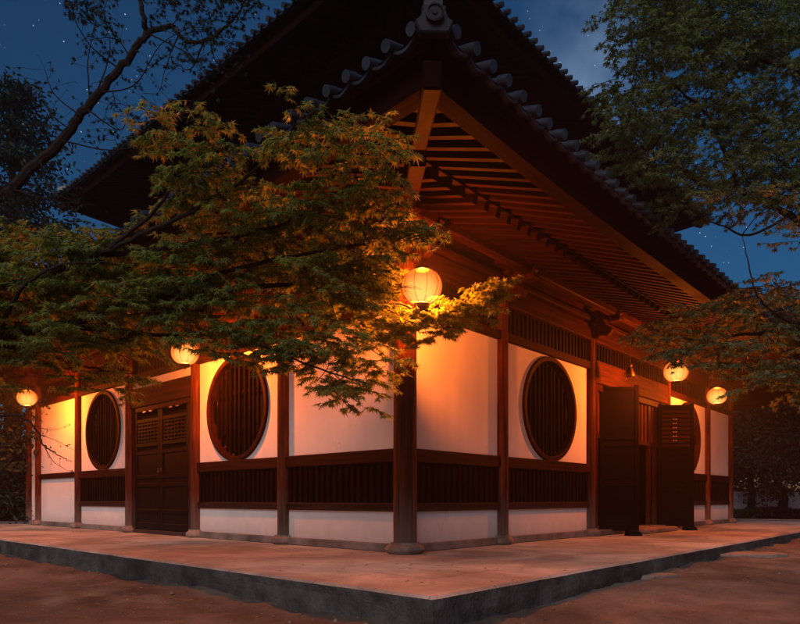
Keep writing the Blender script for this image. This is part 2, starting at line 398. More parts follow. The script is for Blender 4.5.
# terrace: top slab with an irregular, worn edge
def terrace():
    mb = MB()
    def edge(face, u0, u1, step=0.07):
        pts = []; u = u0
        while u < u1: pts.append((u, TE + 0.014 * noise.fractal(Vector((u * 1.6, face * 9.0, 0.3)), 0.7, 2.0, 5))); u += step * rng.uniform(0.7, 1.3)
        pts.append((u1, TE)); return pts
    left = edge(0, -TE + 0.1, 17.0); right = edge(1, -TE + 0.1, 17.5)
    loop = [P(0, u, e) for u, e in reversed(left)] + [P(0, -TE, TE)] + [P(1, u, e) for u, e in right]
    loop += [Vector((-17.0, 17.5, 0))]
    k = len(loop)
    top = [Vector((p.x, p.y, 0)) for p in loop]
    c = Vector((-2.37, 2.37, 0))
    def inset(p, d):
        q = p.copy()
        if p.x > -0.1 * 0 + TE - 0.2: q.x -= d
        if p.y < -TE + 0.2: q.y += d
        return q
    r0 = [inset(p, 0.022) for p in top]; r1 = [Vector((p.x, p.y, -0.018)) for p in top]
    r2 = [inset(Vector((p.x, p.y, GZ - 0.1)), -0.01) for p in top]
    mb.add(r0 + r1, [tuple(range(k))] + [(i, i + k, (i + 1) % k + k, (i + 1) % k) for i in range(k)])
    o = mb.build('terrace', TERR); tag(o, kind='structure')
    mb2 = MB(); nr = 6
    rows = [r1]
    for j in range(1, nr):
        f_ = j / (nr - 1); row = []
        for i_, p in enumerate(r1):
            q = p.lerp(r2[i_], f_)
            am = 0.016 if j < nr else 0
            off_ = noise.fractal(Vector((p.x * 2.2, p.y * 2.2, q.z * 5 + 3)), 0.8, 2.0, 4) * am * 1.6 + 0.012 * f_ * f_
            if p.x > TE - .3: q.x += off_
            if p.y < -TE + .3: q.y -= off_
            row.append(q)
        rows.append(row)
    for row in rows: mb2.v += [tuple(q) for q in row]
    for j in range(nr - 1):
        for i in range(k): mb2.f.append((j * k + i, (j + 1) * k + i, (j + 1) * k + (i + 1) % k, j * k + (i + 1) % k))
    o2 = mb2.build('kerb', CURB); tag(o2, kind='structure')
terrace()

# ------------------------------------------------------------------ the hall
hall = empty('temple_hall', (0, 0, 0))
tag(hall, 'two-tiered timber and white plaster temple hall with tiled eaves standing on a low stone terrace', 'temple')
COLS = {0: [2.30, 4.68, 7.12, 9.59, 12.04], 1: [2.03, 4.77, 8.38, 11.09, 13.03]}
ZT = 3.66

def column_mesh(r):
    mb = MB(); mb.lathe([(r * 1.02, 0.115), (r * 1.03, 0.5), (r * 1.02, 1.5), (r, 2.6), (r * 0.95, ZT)], 28)
    return mb
def base_mesh(r):
    pr = [(r * 1.35, 0.0), (r * 1.62, 0.02), (r * 1.72, 0.05), (r * 1.62, 0.085), (r * 1.32, 0.105), (r * 1.28, 0.13)]
    mb = MB(); mb.lathe(pr, 20)
    vs_ = []
    for x, y, z in mb.v:
        a = math.atan2(y, x); k = 1 + 0.04 * math.sin(3 * a + 1) + 0.03 * math.sin(5 * a)
        vs_.append((x * k, y * k, z))
    mb.v = vs_; return mb
c0 = column_mesh(0.135).build('column', CW, hall, smooth=True)
base_mesh(0.135).build('stone_base', BASE, c0, smooth=True)
c1 = column_mesh(0.10).build('column', CW, hall, smooth=True)
b1 = base_mesh(0.105).build('stone_base', BASE, c1, smooth=True)
first = True
spots = [(f, u) for f in (0, 1) for u in COLS[f]] + [(0, 12.70)]
for f, u in spots:
    p = P(f, u, 0)
    if first: c1.location = p; first = False; continue
    c = copyo(c1, hall, p, (0, 0, random.uniform(0, 6)))
    if u != 12.70: copyo(b1, c)

# wall panels, rails, lattices, windows
E_OUT = 0.0          # outer plaster face sits on the column line
BAYS = {0: [(0, 2.30, 'plain'), (2.30, 4.68, 'window'), (4.68, 7.12, 'door'), (7.12, 9.59, 'window'), (9.59, 12.04, 'white'), (12.04, 12.72, 'white')],
        1: [(0, 2.03, 'plain'), (2.03, 4.77, 'window'), (4.77, 8.38, 'open'), (8.38, 11.09, 'window'), (11.09, 13.03, 'plain')]}
def slats(face, u0, u1, z0, z1, e, w, gap, name, mat_, th=0.035):
    mb = MB(); n = max(2, int(round((u1 - u0) / gap)))
    for i in range(n):
        u = u0 + (i + 0.5) * (u1 - u0) / n + random.uniform(-.008, .008)
        tl = random.uniform(-.004, .004)
        a = P(face, u, e, z0); b = P(face, u + tl, e, z1)
        q = P(face, w / 2, th / 2); q0 = P(face, 0, 0)
        hx = abs(q.x - q0.x); hy = abs(q.y - q0.y)
        c = [a + Vector((sx_ * hx, sy_ * hy, 0)) for sx_, sy_ in ((-1, -1), (1, -1), (1, 1), (-1, 1))]
        c += [b + Vector((sx_ * hx, sy_ * hy, 0)) for sx_, sy_ in ((-1, -1), (1, -1), (1, 1), (-1, 1))]
        mb.add(c, [(3, 2, 1, 0), (4, 5, 6, 7), (0, 1, 5, 4), (1, 2, 6, 5), (2, 3, 7, 6), (3, 0, 4, 7)])
    return mb.build(name, mat_, hall)
WR = 0.80; WZ = 2.045
def window_wall(face, u0, u1, z0, z1):
    """white panel with a round opening, then ring frame, bars and dark backing"""
    uc = (u0 + u1) / 2; nseg = 72
    ang = [2 * math.pi * i / nseg for i in range(nseg)]
    for cu, cz in ((u0, z0), (u1, z0), (u1, z1), (u0, z1)): ang.append(math.atan2(cz - WZ, cu - uc) % (2 * math.pi))
    ang = sorted(set(round(a, 6) for a in ang)); m = len(ang)
    mb = MB(); vo = []; vi = []; vb = []
    r = WR - 0.05
    for a in ang:
        ca, sa = math.cos(a), math.sin(a)
        ts = []
        if ca > 1e-9: ts.append((u1 - uc) / ca)
        if ca < -1e-9: ts.append((u0 - uc) / ca)
        if sa > 1e-9: ts.append((z1 - WZ) / sa)
        if sa < -1e-9: ts.append((z0 - WZ) / sa)
        t = min(ts)
        vo.append(P(face, uc + t * ca, E_OUT, WZ + t * sa)); vi.append(P(face, uc + r * ca, E_OUT, WZ + r * sa)); vb.append(P(face, uc + r * ca, E_OUT - 0.12, WZ + r * sa))
    mb.add(vo + vi + vb, [(i, (i + 1) % m, (i + 1) % m + m, i + m) for i in range(m)] + [(i + m, (i + 1) % m + m, (i + 1) % m + 2 * m, i + 2 * m) for i in range(m)])
    mb.build('wall_panel', PL, hall)
    win = empty('round_window', P(face, uc, 0, WZ)); win.parent = hall
    Mw = Matrix.Translation(-P(face, uc, 0, WZ))
    def rel(mb_): mb_.v = [tuple(Mw @ Vector(v)) for v in mb_.v]; return mb_
    fr = MB(); nn = 80; prof = [(WR - 0.055, -0.10), (WR - 0.055, 0.035), (WR - 0.045, 0.045), (WR + 0.012, 0.045), (WR + 0.02, 0.035), (WR + 0.02, -0.01)]
    k = len(prof)
    vs_ = [P(face, uc + rr * math.cos(2 * math.pi * i / nn), ee, WZ + rr * math.sin(2 * math.pi * i / nn)) for i in range(nn) for rr, ee in prof]
    fs_ = [(i * k + j, ((i + 1) % nn) * k + j, ((i + 1) % nn) * k + (j + 1) % k, i * k + (j + 1) % k) for i in range(nn) for j in range(k)]
    fr.add(vs_, fs_); rel(fr).build('frame', W_Z, win, smooth=True)
    bars = MB(); nb = 13
    for i in range(nb):
        du = -WR + (i + 0.5) * 2 * WR / nb + random.uniform(-.012, .012); hh = math.sqrt(max(0, (WR - 0.05) ** 2 - du ** 2))
        if hh < 0.05: continue
        w = random.uniform(0.022, 0.036)
        fbox(bars, face, uc + du - w / 2, uc + du + w / 2, -0.085, -0.045, WZ - hh, WZ + hh)
    bars.v = [tuple(Vector(v) + Vector((1, 1, 0)) * 0.004 * math.sin(v[2] * 9 + v[0] * 31 + v[1] * 17)) for v in bars.v]; rel(bars).build('barred_screen', BAR, win)
    cr = MB()
    for zz in (-0.27, 0.27):
        hh = math.sqrt((WR - 0.05) ** 2 - zz ** 2)
        fbox(cr, face, uc - hh, uc + hh, -0.102, -0.083, WZ + zz - 0.015, WZ + zz + 0.015)
    rel(cr).build('crossbar', BAR, win)
    bk = MB(); Mx = Matrix.Identity(4)
    for i in range(12):                                       # boards behind the bars
        du = -WR - 0.02 + i * 2 * (WR + .02) / 12
        fbox(bk, face, uc + du + 0.004, uc + du + 2 * (WR + .02) / 12 - 0.004, -0.21 - 0.004 * (i % 2), -0.19, WZ - WR, WZ + WR)
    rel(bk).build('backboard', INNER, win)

def make_bay(face, u0, u1, kind):
    a = u0 + (0.10 if u0 else 0.12); b = u1 - 0.09
    wx = WOODF[face]
    if kind in ('plain', 'window', 'white'):
        if kind == 'window': window_wall(face, a - 0.05, b + 0.05, 1.24, 2.885)
        else: fbox(MB(), face, 0, 0, 0, 0, 0, 0); fbox(mb := MB(), face, a - 0.05, b + 0.05, -0.12, E_OUT, 1.24, 2.885); mb.build('wall_panel', PL, hall)
        zb = 1.08
        if u0 == 12.04: pass
        else:
            fbox(mb := MB(), face, a - 0.03, b + 0.03, -0.08, 0.055, zb if kind != 'white' else 1.12, 1.24); mb.build('rail', wx, hall, bevel=0.008)
        if kind == 'white' or False:
            fbox(mb := MB(), face, a - 0.05, b + 0.05, -0.12, E_OUT - 0.002, 0.10, 1.235 if u0 == 12.04 else 1.125); mb.build('wall_panel', PL, hall)
        else:
            fbox(mb := MB(), face, a - 0.03, b + 0.03, -0.08, 0.045, 0.49, 0.59); mb.build('rail', wx, hall, bevel=0.008)
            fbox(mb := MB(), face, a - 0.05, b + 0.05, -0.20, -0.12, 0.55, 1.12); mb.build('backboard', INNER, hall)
            slats(face, a, b, 0.58, 1.09, 0.012, 0.055, 0.118, 'slatted_panel', BAR)
            fbox(mb := MB(), face, a - 0.05, b + 0.05, -0.12, E_OUT, 0.10, 0.50); mb.build('wall_panel', PL, hall)
        fbox(mb := MB(), face, a - 0.03, b + 0.03, -0.10, 0.05, 0.0, 0.105); mb.build('ground_sill', SILL, hall, bevel=0.01)
for f in (0, 1):
    for u0, u1, k in BAYS[f]: make_bay(f, u0, u1, k)

# beams and transoms along each face
for f in (0, 1):
    L = LEN[f]; wx = WOODF[f]
    us = [0] + COLS[f] + ([12.72] if f == 0 else [])
    for i in range(len(us) - 1):
        a, b = us[i] + (0.10 if us[i] == 0 else 0.075), us[i + 1] - 0.075
        kind = BAYS[f][i][2]
        if f == 1 and kind == 'open':
            fbox(mb := MB(), f, a, b, -0.10, 0.075, 2.66, 3.06); mb.build('lintel', LINT, hall, bevel=0.012)
        else:
            fbox(mb := MB(), f, a, b, -0.10, 0.06, 2.875, 3.00); mb.build('beam', wx, hall, bevel=0.01)
        z0 = 3.06 if kind == 'open' else 3.0
        slats(f, a, b, z0 - 0.01, 3.38, -0.01, 0.055, 0.115, 'transom_lattice', DK_Z)
        fbox(mb := MB(), f, a, b, -0.2, -0.12, z0 - 0.05, 3.4); mb.build('backboard', INNER, hall)
        fbox(mb := MB(), f, a, b, -0.09, 0.085, 3.37, 3.64); mb.build('beam', wx, hall, bevel=0.012)
    fbox(mb := MB(), f, -0.28 if f == 0 else 0.145, L + 0.2, -0.145, 0.145, 3.66, 3.74); mb.build('wall_plate', wx, hall, bevel=0.01)
    fbox(mb := MB(), f, -0.05 if f == 0 else 0.10, L + 0.2, -0.10, 0.05, 3.74, 4.02); mb.build('upper_wall_board', wx, hall)
    up = -0.52 if f == 1 else -0.30
    # outer purlin carried by the brackets
    fbox(mb := MB(), f, -0.62, L + 0.6, 0.40, 0.53, 3.70 + 0.004 * f, 3.84 + 0.004 * f); mb.build('purlin', wx, hall, bevel=0.012)

# brackets with carved noses
def bracket(face, u, corner=False):
    p = P(face, u, 0)
    br = MB()
    ou = P(face, 0, 1) - P(face, 0, 0); al = P(face, 1, 0) - P(face, 0, 0)
    def B(a0, a1, o0, o1, z0, z1):
        q = [al * a + ou * o_ + Vector((0, 0, z)) for a in (a0, a1) for o_ in (o0, o1) for z in (z0, z1)]
        br.box(min(v.x for v in q), max(v.x for v in q), min(v.y for v in q), max(v.y for v in q), z0, z1)
    B(-0.13, 0.13, -0.05, 0.22, 3.742, 3.80)
    # stepped bearing blocks
    B(-0.10, 0.10, 0.147, 0.30, 3.60, 3.69)
    B(-0.085, 0.085, 0.36, 0.57, 3.62, 3.697)
    B(-0.42, 0.42, 0.16, 0.26, 3.802, 3.90)
    for s in (-0.36, 0.36): B(s - .07, s + .07, 0.14, 0.28, 3.902, 3.945)
    o = br.build('bracket', W_Z, hall, bevel=0.01, loc=p)
    def nose(z, L, h, th, nm):
        prof = [(0.0, -h / 2), (L * .25, -h * .52), (L * .42, -h * .30), (L * .55, -h * .34), (L * .74, -h * .46), (L * .92, -h * .25), (L, h * .02), (L * .93, h * .22),
                (L * .80, h * .20), (L * .74, h * .34), (L * .60, h * .52), (L * .42, h * .42), (L * .2, h * .5), (0, h / 2)]
        Mx = Matrix.Identity(4)
        zz = al.cross(ou)
        M = Matrix(((ou.x, 0, al.x, ou.x * .085), (ou.y, 0, al.y, ou.y * .085), (0, 1, 0, z), (0, 0, 0, 1)))
        q = MB().prism(prof, th, M); q.build(nm, W_Z if nm != 'x' else W_Z, o, bevel=0.015)
    nose(3.50, 0.34, 0.22, 0.10, 'beam_nose')
    nose(3.74, 0.50, 0.17, 0.09, 'carved_nose')
for f in (0, 1):
    for u in COLS[f]: bracket(f, u)
bracket(0, 0.0); bracket(1, 0.0)

# closed back and inner core (only glimpsed through the open doorway)
core = MB()
core.box(-LEN[0], 0.0, LEN[1] - 0.1, LEN[1], 0.1, 4.0); core.box(-LEN[0] - 0.1, -LEN[0], 0.0, LEN[1], 0.1, 4.0)
core.build('rear_wall', PL, hall)
inn = MB()
fbox(inn, 1, 4.2, 9.0, -3.2, -3.1, 0.0, 3.7)
fbox(inn, 1, 4.2, 4.3, -3.1, -0.2, 0.0, 3.7); fbox(inn, 1, 8.9, 9.0, -3.1, -0.2, 0.0, 3.7); fbox(inn, 1, 4.2, 9.0, -3.1, -0.2, 3.72, 3.8)
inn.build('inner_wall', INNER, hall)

# ---- closed double door on the side wall
def door_panel_leaf(w, h, name, parent, mat_=DK_Z, lattice=True):
    """leaf in local x(0..w) z(0..h), thickness in y"""
    mb = MB(); T = 0.05
    st_ = 0.075
    for x in (0, w - st_): mb.box(x, x + st_, -T / 2, T / 2, 0, h)
    rails = [0.0, 0.30, 0.78, 0.93, 1.38, 1.53, 1.98, 2.12, h - 0.06] if lattice else [0, 0.32, 0.80, 0.92, 1.5, 1.62, h - 0.1]
    rails = [r for r in rails if r <= h - 0.06]
    for r in rails: mb.box(st_, w - st_, -T / 2 + 0.004, T / 2 - 0.004, r, r + (0.07 if r else 0.12))
    mb.box(st_ - .01, w - st_ + .01, -0.008, 0.008, 0.05, 1.40)
    leaf_ = mb.build(name, mat_, parent, bevel=0.006)
    if lattice:
        lt = MB(); z0, z1 = 1.60, 1.98; nx_ = 7; nz_ = 6
        for i in range(nx_): 
            x = st_ + (i + .5) * (w - 2 * st_) / nx_; lt.box(x - .011, x + .011, -0.012, 0.012, z0, z1)
        for j in range(nz_):
            z = z0 + (j + .5) * (z1 - z0) / nz_; lt.box(st_, w - st_, -0.014, 0.010, z - .011, z + .011)
        lt.build('lattice', mat_, leaf_)
        mb = MB(); mb.box(st_, w - st_, 0.016, 0.022, 1.42, h - 0.02); mb.build('backboard', INNER, leaf_)
        cv = MB()
        for x in (w * .38, w * .62): cv.box(x - .055, x + .055, -T / 2 + .002, 0.0, 2.17, 2.20)
        cv.box(w * .5 - .05, w * .5 + .05, -T / 2, 0, 2.20, 2.23)
        cv.build('carved_opening', BLACK, leaf_)
    return leaf_
# frame
u0, u1 = 4.68 + 0.09, 7.12 - 0.09
fbox(mb := MB(), 0, u0, u1, -0.12, 0.0, 2.74, 2.88); mb.build('wall_panel', PL, hall)
fbox(mb := MB(), 0, u0, u1, -0.08, 0.055, 2.36, 2.72); mb.build('lintel', LINX, hall, bevel=0.012)
df = MB()
for uu in (u0, u1 - 0.14): fbox(df, 0, uu, uu + 0.14, -0.07, 0.03, 0.02, 2.36)
fbox(df, 0, u0 + .14, u1 - .14, -0.068, 0.028, 2.27, 2.36); fbox(df, 0, u0 + .14, u1 - .14, -0.07, 0.05, 0.0, 0.07)
df.build('door_frame', W_Z, hall, bevel=0.008)
dw = (u1 - u0 - 0.28) / 2
dA = door_panel_leaf(dw - 0.008, 2.18, 'door', hall); dA.location = P(0, u0 + 0.14 + 2 * dw, 0.0, 0.08)
dB = copyo(dA, hall, P(0, u0 + 0.14 + dw, 0.0, 0.08))
for ch in list(dA.children): copyo(ch, dB)
hd = MB()
ring = [(0.03 * math.cos(a), -0.035, 1.08 + 0.03 * math.sin(a)) for a in np.linspace(0, 2 * math.pi, 13)]
hd.tube(ring, 0.005, 5); hd.build('handle', BRONZE, dA, loc=(dw - 0.06, 0, 0)); hd.build('handle', BRONZE, dB, loc=(0.05, 0, 0))

# ---- open doorway on the front
ou0, ou1 = 4.77 + .1, 8.38 - .1
df = MB()
fbox(df, 1, ou0, ou0 + 0.16, -0.08, 0.04, 0.02, 2.66); fbox(df, 1, ou1 - 0.16, ou1, -0.08, 0.04, 0.02, 2.66)
fbox(df, 1, ou0 + .16, ou1 - .16, -0.078, 0.038, 2.54, 2.66)
df.build('door_frame', W_Z, hall, bevel=0.008)
# inner screen with upper vertical bars on both sides of the passage
sb = MB()
fbox(sb, 1, ou0 + .16, ou1 - .16, -0.06, 0.0, 1.72, 1.80); fbox(sb, 1, 6.55, 6.64, -0.062, 0.002, 0.10, 2.54); fbox(sb, 1, 7.42, 7.52, -0.062, 0.002, 0.10, 2.54); fbox(sb, 1, 7.76, 7.86, -0.064, 0.004, 0.10, 2.54)
sb.build('inner_screen', W_Z, hall)
mb = MB()
for i in range(17):
    u = 5.12 + i * 0.18
    fbox(mb, 1, u, u + 0.06, -0.05, -0.01, 1.80, 2.54)
mb.build('barred_transom', CW, hall)
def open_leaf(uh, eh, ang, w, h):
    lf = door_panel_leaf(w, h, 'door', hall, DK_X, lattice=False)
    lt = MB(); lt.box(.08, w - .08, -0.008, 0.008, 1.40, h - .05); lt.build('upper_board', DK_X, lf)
    lf.location = P(1, uh, eh, 0.07)
    d = RIGHT.x, RIGHT.y
    lf.rotation_euler = (0, 0, ang); return lf
ang = math.atan2(RIGHT.y, RIGHT.x)
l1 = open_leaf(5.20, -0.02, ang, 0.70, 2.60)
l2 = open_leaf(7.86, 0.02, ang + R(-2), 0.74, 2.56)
# pierced vent row in the right leaf
lv = MB()
for i in range(9): lv.box(.085, .74 - .085, -0.022, -0.006, 1.66 + i * .088, 1.66 + i * .088 + .05)
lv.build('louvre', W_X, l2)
pv = MB()
for i in range(6):
    for j in range(2):
        pv.lathe([(0.013, 0), (0.013, 0.006)], 8, M=Matrix.Translation((0.32 + j * 0.05, -0.022, 1.85 + i * 0.088 - .06)) @ Matrix.Rotation(R(90), 4, 'X'))
PVM = simple('bright piercing colour', (0.5, 0.4, 0.3), 0.6)  # solid pale discs: brightness of the pierced squares put into their colour
pv.build('bright_piercing', PVM, l2)
th = MB(); fbox(th, 1, ou0 - .05, ou1 + .05, -0.25, 0.16, 0.0, 0.10); th.build('threshold', SILL, hall, bevel=0.012)
th = MB(); fbox(th, 1, 5.9, 7.6, 0.22, 0.52, 0.0, 0.09); o = th.build('step_stone', FLAG, bevel=0.02); tag(o, 'low stone step slab lying before the open doorway', 'step')
for (uu, ee, lab) in ((5.32, 0.55, 'small dark wooden wedge at the foot of the nearer open door leaf'), (8.0, 0.62, 'small dark wooden wedge on the terrace by the farther open door leaf')):
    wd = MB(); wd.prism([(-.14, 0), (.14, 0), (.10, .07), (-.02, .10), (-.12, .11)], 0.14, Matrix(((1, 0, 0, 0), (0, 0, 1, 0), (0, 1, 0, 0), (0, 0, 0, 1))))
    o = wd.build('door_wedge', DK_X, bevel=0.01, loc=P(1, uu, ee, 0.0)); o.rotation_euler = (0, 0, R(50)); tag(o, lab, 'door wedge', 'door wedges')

# ------------------------------------------------------------------ roofs
def upturn(d, e, emax, amp, reach=3.0):
    k = max(0.0, 1 - d / reach); return amp * k * k * max(0, e / emax)
def build_roof(name, off, LL, emax, wallz, eavez, topin, topz, rafters, amp, mats, raf_e0, raf_e1, brk_e):
    """off(face) -> outward offset frame; u runs from the corner at e=0"""
    roof = empty(name, (0, 0, 0)); roof.parent = hall
    Q = lambda f, u, e, z: P(f, u, e + off, z)
    # f=0,1 the two seen faces. faces 2,3 the rest. u range at given e: from -e-off to L+e+off
    def rng_u(f, e): return -(e + off), LEN[f % 2] + (e + off)
    def zedge(f, u, e, z):
        a, b = rng_u(f, emax); d = min(u - a, b - u); return z + upturn(d, e, emax, amp)
    sl = (wallz - eavez) / emax                        # eavez = rafter underside at e=emax-.2
    # deck above rafters, subdivided along u, all 4 faces
    dk = MB()
    for f in range(4):
        n_ = 40
        prev = None
        for t in range(n_ + 1):
            colv = []
            for e, z in ((emax - 0.02, eavez + 0.20), (0.0, wallz + 0.20)):
                a, b = rng_u(f, e); u = a + (b - a) * t / n_
                colv.append(Q(f, u, e, zedge(f, u, e, z)))
            k = len(dk.v); dk.v += [tuple(c) for c in colv]
            if t: dk.f.append((k - 2, k, k + 1, k - 1))
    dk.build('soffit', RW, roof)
    # eave boards: kayaoi (beam), urago (board), all faces
    for nm, e0, e1, z0, z1, m_ in (('eave_beam', emax - 0.22, emax - 0.09, 0.06, 0.235, 'w'), ('eave_board', emax - 0.27, emax - 0.015, 0.237, 0.29, 'w')):
        for f in (0, 1, 2, 3):
            mb = MB(); n_ = 48
            prof = [(e0, z0), (e1, z0 + 0.01), (e1 + 0.01, z1), (e0, z1)]
            for t in range(n_ + 1):
                for e, dz in prof:
                    a, b = rng_u(f, e); u = a + (b - a) * t / n_
                    mb.v.append(tuple(Q(f, u, e, zedge(f, u, emax, eavez + dz))))
                if t:
                    k = len(mb.v) - 8
                    for j in range(4): mb.f.append((k + j, k + 4 + j, k + 4 + (j + 1) % 4, k + (j + 1) % 4))
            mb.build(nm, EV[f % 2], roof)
    # tiles: pan surface, barrel rows with round end discs
    sp = 0.205
    for f in range(4):
        mb = MB(); n_ = 80
        hgt = lambda e: eavez + 0.33 + (0 if e > 0 else 0) + (emax - e) * sl * 1.0 + ((emax - e) ** 2) * 0.035
        es = [emax + 0.03, emax * 0.5, 0.0, topin * .5, topin]
        es = [e for e in es if e >= topin]
        grid = []
        for t in range(n_ + 1):
            for e in es:
                a, b = rng_u(f, e)
                a2, b2 = min(a, (a + b) / 2), max(b, (a + b) / 2)
                u = a2 + (b2 - a2) * t / n_
                grid.append(Q(f, u, e, zedge(f, u, max(e, 0), hgt(e))))
        m_ = len(es)
        mb.add(grid, [(t * m_ + j, (t + 1) * m_ + j, (t + 1) * m_ + j + 1, t * m_ + j + 1) for t in range(n_) for j in range(m_ - 1)])
        if f < 2:
            a, b = rng_u(f, emax)
            cnt = int((b - a) / sp)
            for i in range(cnt + 1):
                u = a + 0.12 + i * sp
                if u > b: break
                # pan tile lip: shallow curved front between the rows
                lip = []
                for s in range(7):
                    x = u + sp * s / 6; y = -0.045 * math.sin(math.pi * s / 6)
                    for ee, dz in ((emax + 0.045, 0.0), (emax + 0.045, -0.022), (emax - 0.16, -0.022), (emax - 0.16, 0.0)):
                        lip.append(Q(f, x, ee, zedge(f, x, emax, eavez + 0.335 + y + dz)))
                mb.add(lip, [(s * 4 + j, s * 4 + 4 + j, s * 4 + 4 + (j + 1) % 4, s * 4 + (j + 1) % 4) for s in range(6) for j in range(4)])
                dcorner = min(u - a, b - u)
                ein = max(topin, emax - dcorner - 0.05)
                pts = [Q(f, u, e, zedge(f, u, max(e, 0), hgt(e) + 0.035)) for e in np.linspace(emax + 0.03, ein, 5)]
                mb.tube(pts, 0.038, 10)
                d = (pts[0] - pts[1]).normalized()
                jd = Vector((random.uniform(-.012, .012), random.uniform(-.012, .012), random.uniform(-.006, .006)))
                mb.tube([pts[0] - d * 0.02 + jd, pts[0] + d * 0.07 + jd], 0.041, 16)
        mb.build('roof_tiles', TILE, roof, smooth=True)
    # hip ridges and hip rafters (corner a: near corner; others too)
    for cx, cy, fu in ((1, 0, 0),):
        pass
    corners = [((off, -off), (1, -1)), ((off, LEN[1] + off), (1, 1)), ((-LEN[0] - off, -off), (-1, -1)), ((-LEN[0] - off, LEN[1] + off), (-1, 1))]
    for (px, py), (sx_, sy_) in corners:
        Dg = lambda e, z: Vector((px + sx_ * e, py + sy_ * e, z))
        hr = MB(); hr.bar(Dg(-0.1, wallz + 0.02), Dg(emax * 0.60, eavez + sl * emax * 0.40 + 0.02 + amp * .5), 0.15, 0.20)
        hr.build('hip_rafter', EV[0], roof, bevel=0.012)
        hr = MB(); hr.bar(Dg(emax * 0.45, eavez + sl * emax * 0.55 + 0.12 + amp * .4), Dg(emax - 0.03, eavez + 0.06 + amp), 0.13, 0.17)
        hr.build('hip_rafter', EV[0], roof, bevel=0.012)
        hd_ = MB()
        pts = [Dg(e, zz) for e, zz in ((emax - 0.02, eavez + 0.44 + amp), (emax * .5, eavez + 0.42 + sl * emax * .5 + .15 + amp * .3), (0, wallz + 0.62 + 0.1), (topin, topz + 0.1))]
        for i in range(3): hd_.bar(pts[i], pts[i + 1], 0.12, 0.18)
        hd_.tube([p + Vector((0, 0, .10)) for p in pts], 0.05, 10)
        hd_.build('hip_ridge', TILE, roof)
        # end tile with a raised round boss
        M = Matrix.Translation(Dg(emax + 0.02, eavez + 0.33 + amp)) @ Matrix.Rotation(math.atan2(sy_, sx_), 4, 'Z')
        poly = [(x * .54, z * .54) for x, z in [(-.17, -.13), (.17, -.13), (.21, -.04), (.23, .02), (.17, .05), (.14, .13), (.15, .19), (.06, .20), (0, .25), (-.06, .20), (-.15, .19), (-.14, .13), (-.17, .05), (-.23, .02), (-.21, -.04)]]
        oni = MB().prism(poly, 0.07, M @ Matrix(((0, 0, 1, 0), (1, 0, 0, 0), (0, 1, 0, 0), (0, 0, 0, 1))))
        o = oni.build('ridge_end_tile', ONI, roof, bevel=0.01)
        bs = MB()
        bs.lathe([(0.058, 0.0), (0.058, 0.03), (0.047, 0.034), (0.044, 0.024), (0.018, 0.024), (0.014, 0.032), (0.001, 0.032)], 24, M=M @ Matrix.Translation((0.035, 0, 0.035)) @ Matrix.Rotation(R(90), 4, 'Y'))
        bs.build('round_boss', ONI, o)
    # intermediate beam above base rafters ends
    for f in (0, 1):
        mb = MB(); n_ = 40
        for t in range(n_ + 1):
            for e, dz in ((raf_e1 - .07, .09), (raf_e1 + .03, .09), (raf_e1 + .03, .17), (raf_e1 - .07, .17)):
                a, b = rng_u(f, e); u = a + (b - a) * t / n_
                mb.v.append(tuple(Q(f, u, e, zedge(f, u, e, wallz - sl * e + dz - .01))))
            if t:
                k = len(mb.v) - 8
                for j in range(4): mb.f.append((k + j, k + 4 + j, k + 4 + (j + 1) % 4, k + (j + 1) % 4))
        mb.build('intermediate_eave_beam', EV[f], roof)
    # rafters
    if rafters:
        tmpl = MB().box(0, 1, -0.034, 0.034, -0.05, 0.05).build('rafter', RW, roof)
        used = False
        rest = MB(); single = 0
        for f in (1, 0):
            a, b = rng_u(f, emax)
            m_ = int((b - a) / 0.205)
            for i in range(m_):
                u = a + 0.17 + i * 0.205
                dcor = -(u + off) if u < -off else (u - LEN[f] - off if u > LEN[f] + off else 0)
                for tier, (e0, e1, dz0) in enumerate(((0.0, raf_e1, 0.04), (raf_e1 - .25, emax - 0.215, 0.135))):
                    s0 = max(e0, dcor + 0.07)
                    if s0 > e1 - 0.08: continue
                    def zz(e):
                        z = wallz - sl * e + (0.04 if tier == 0 else 0.055 + 0.10 * (emax - e) / (emax - raf_e1))
                        return zedge(f, u, e, z)
                    A = Q(f, u, s0, zz(s0)); B = Q(f, u, e1, zz(e1))
                    big = (rafters == 2 and f == 1 and single < 100)
                    if big:
                        if not used: r = tmpl; used = True
                        else: r = copyo(tmpl, roof)
                        single += 1
                        d = B - A
                        r.location = A; r.rotation_euler = d.to_track_quat('X', 'Z').to_euler(); r.scale = (d.length, 1, 1)
                    else: rest.bar(A, B, 0.068, 0.10)
        if not used: bpy.data.objects.remove(tmpl)
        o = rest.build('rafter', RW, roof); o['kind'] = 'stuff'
    return roof
# lower roof: wall line e=0; rafter underside 3.97 at the wall, 3.27 near the eave edge (2.4)
build_roof('lower_roof', 0.0, None, 2.42, 3.97, 3.235, -3.0, 5.9, 2, 0.09, None, 0, 1.30, 0)
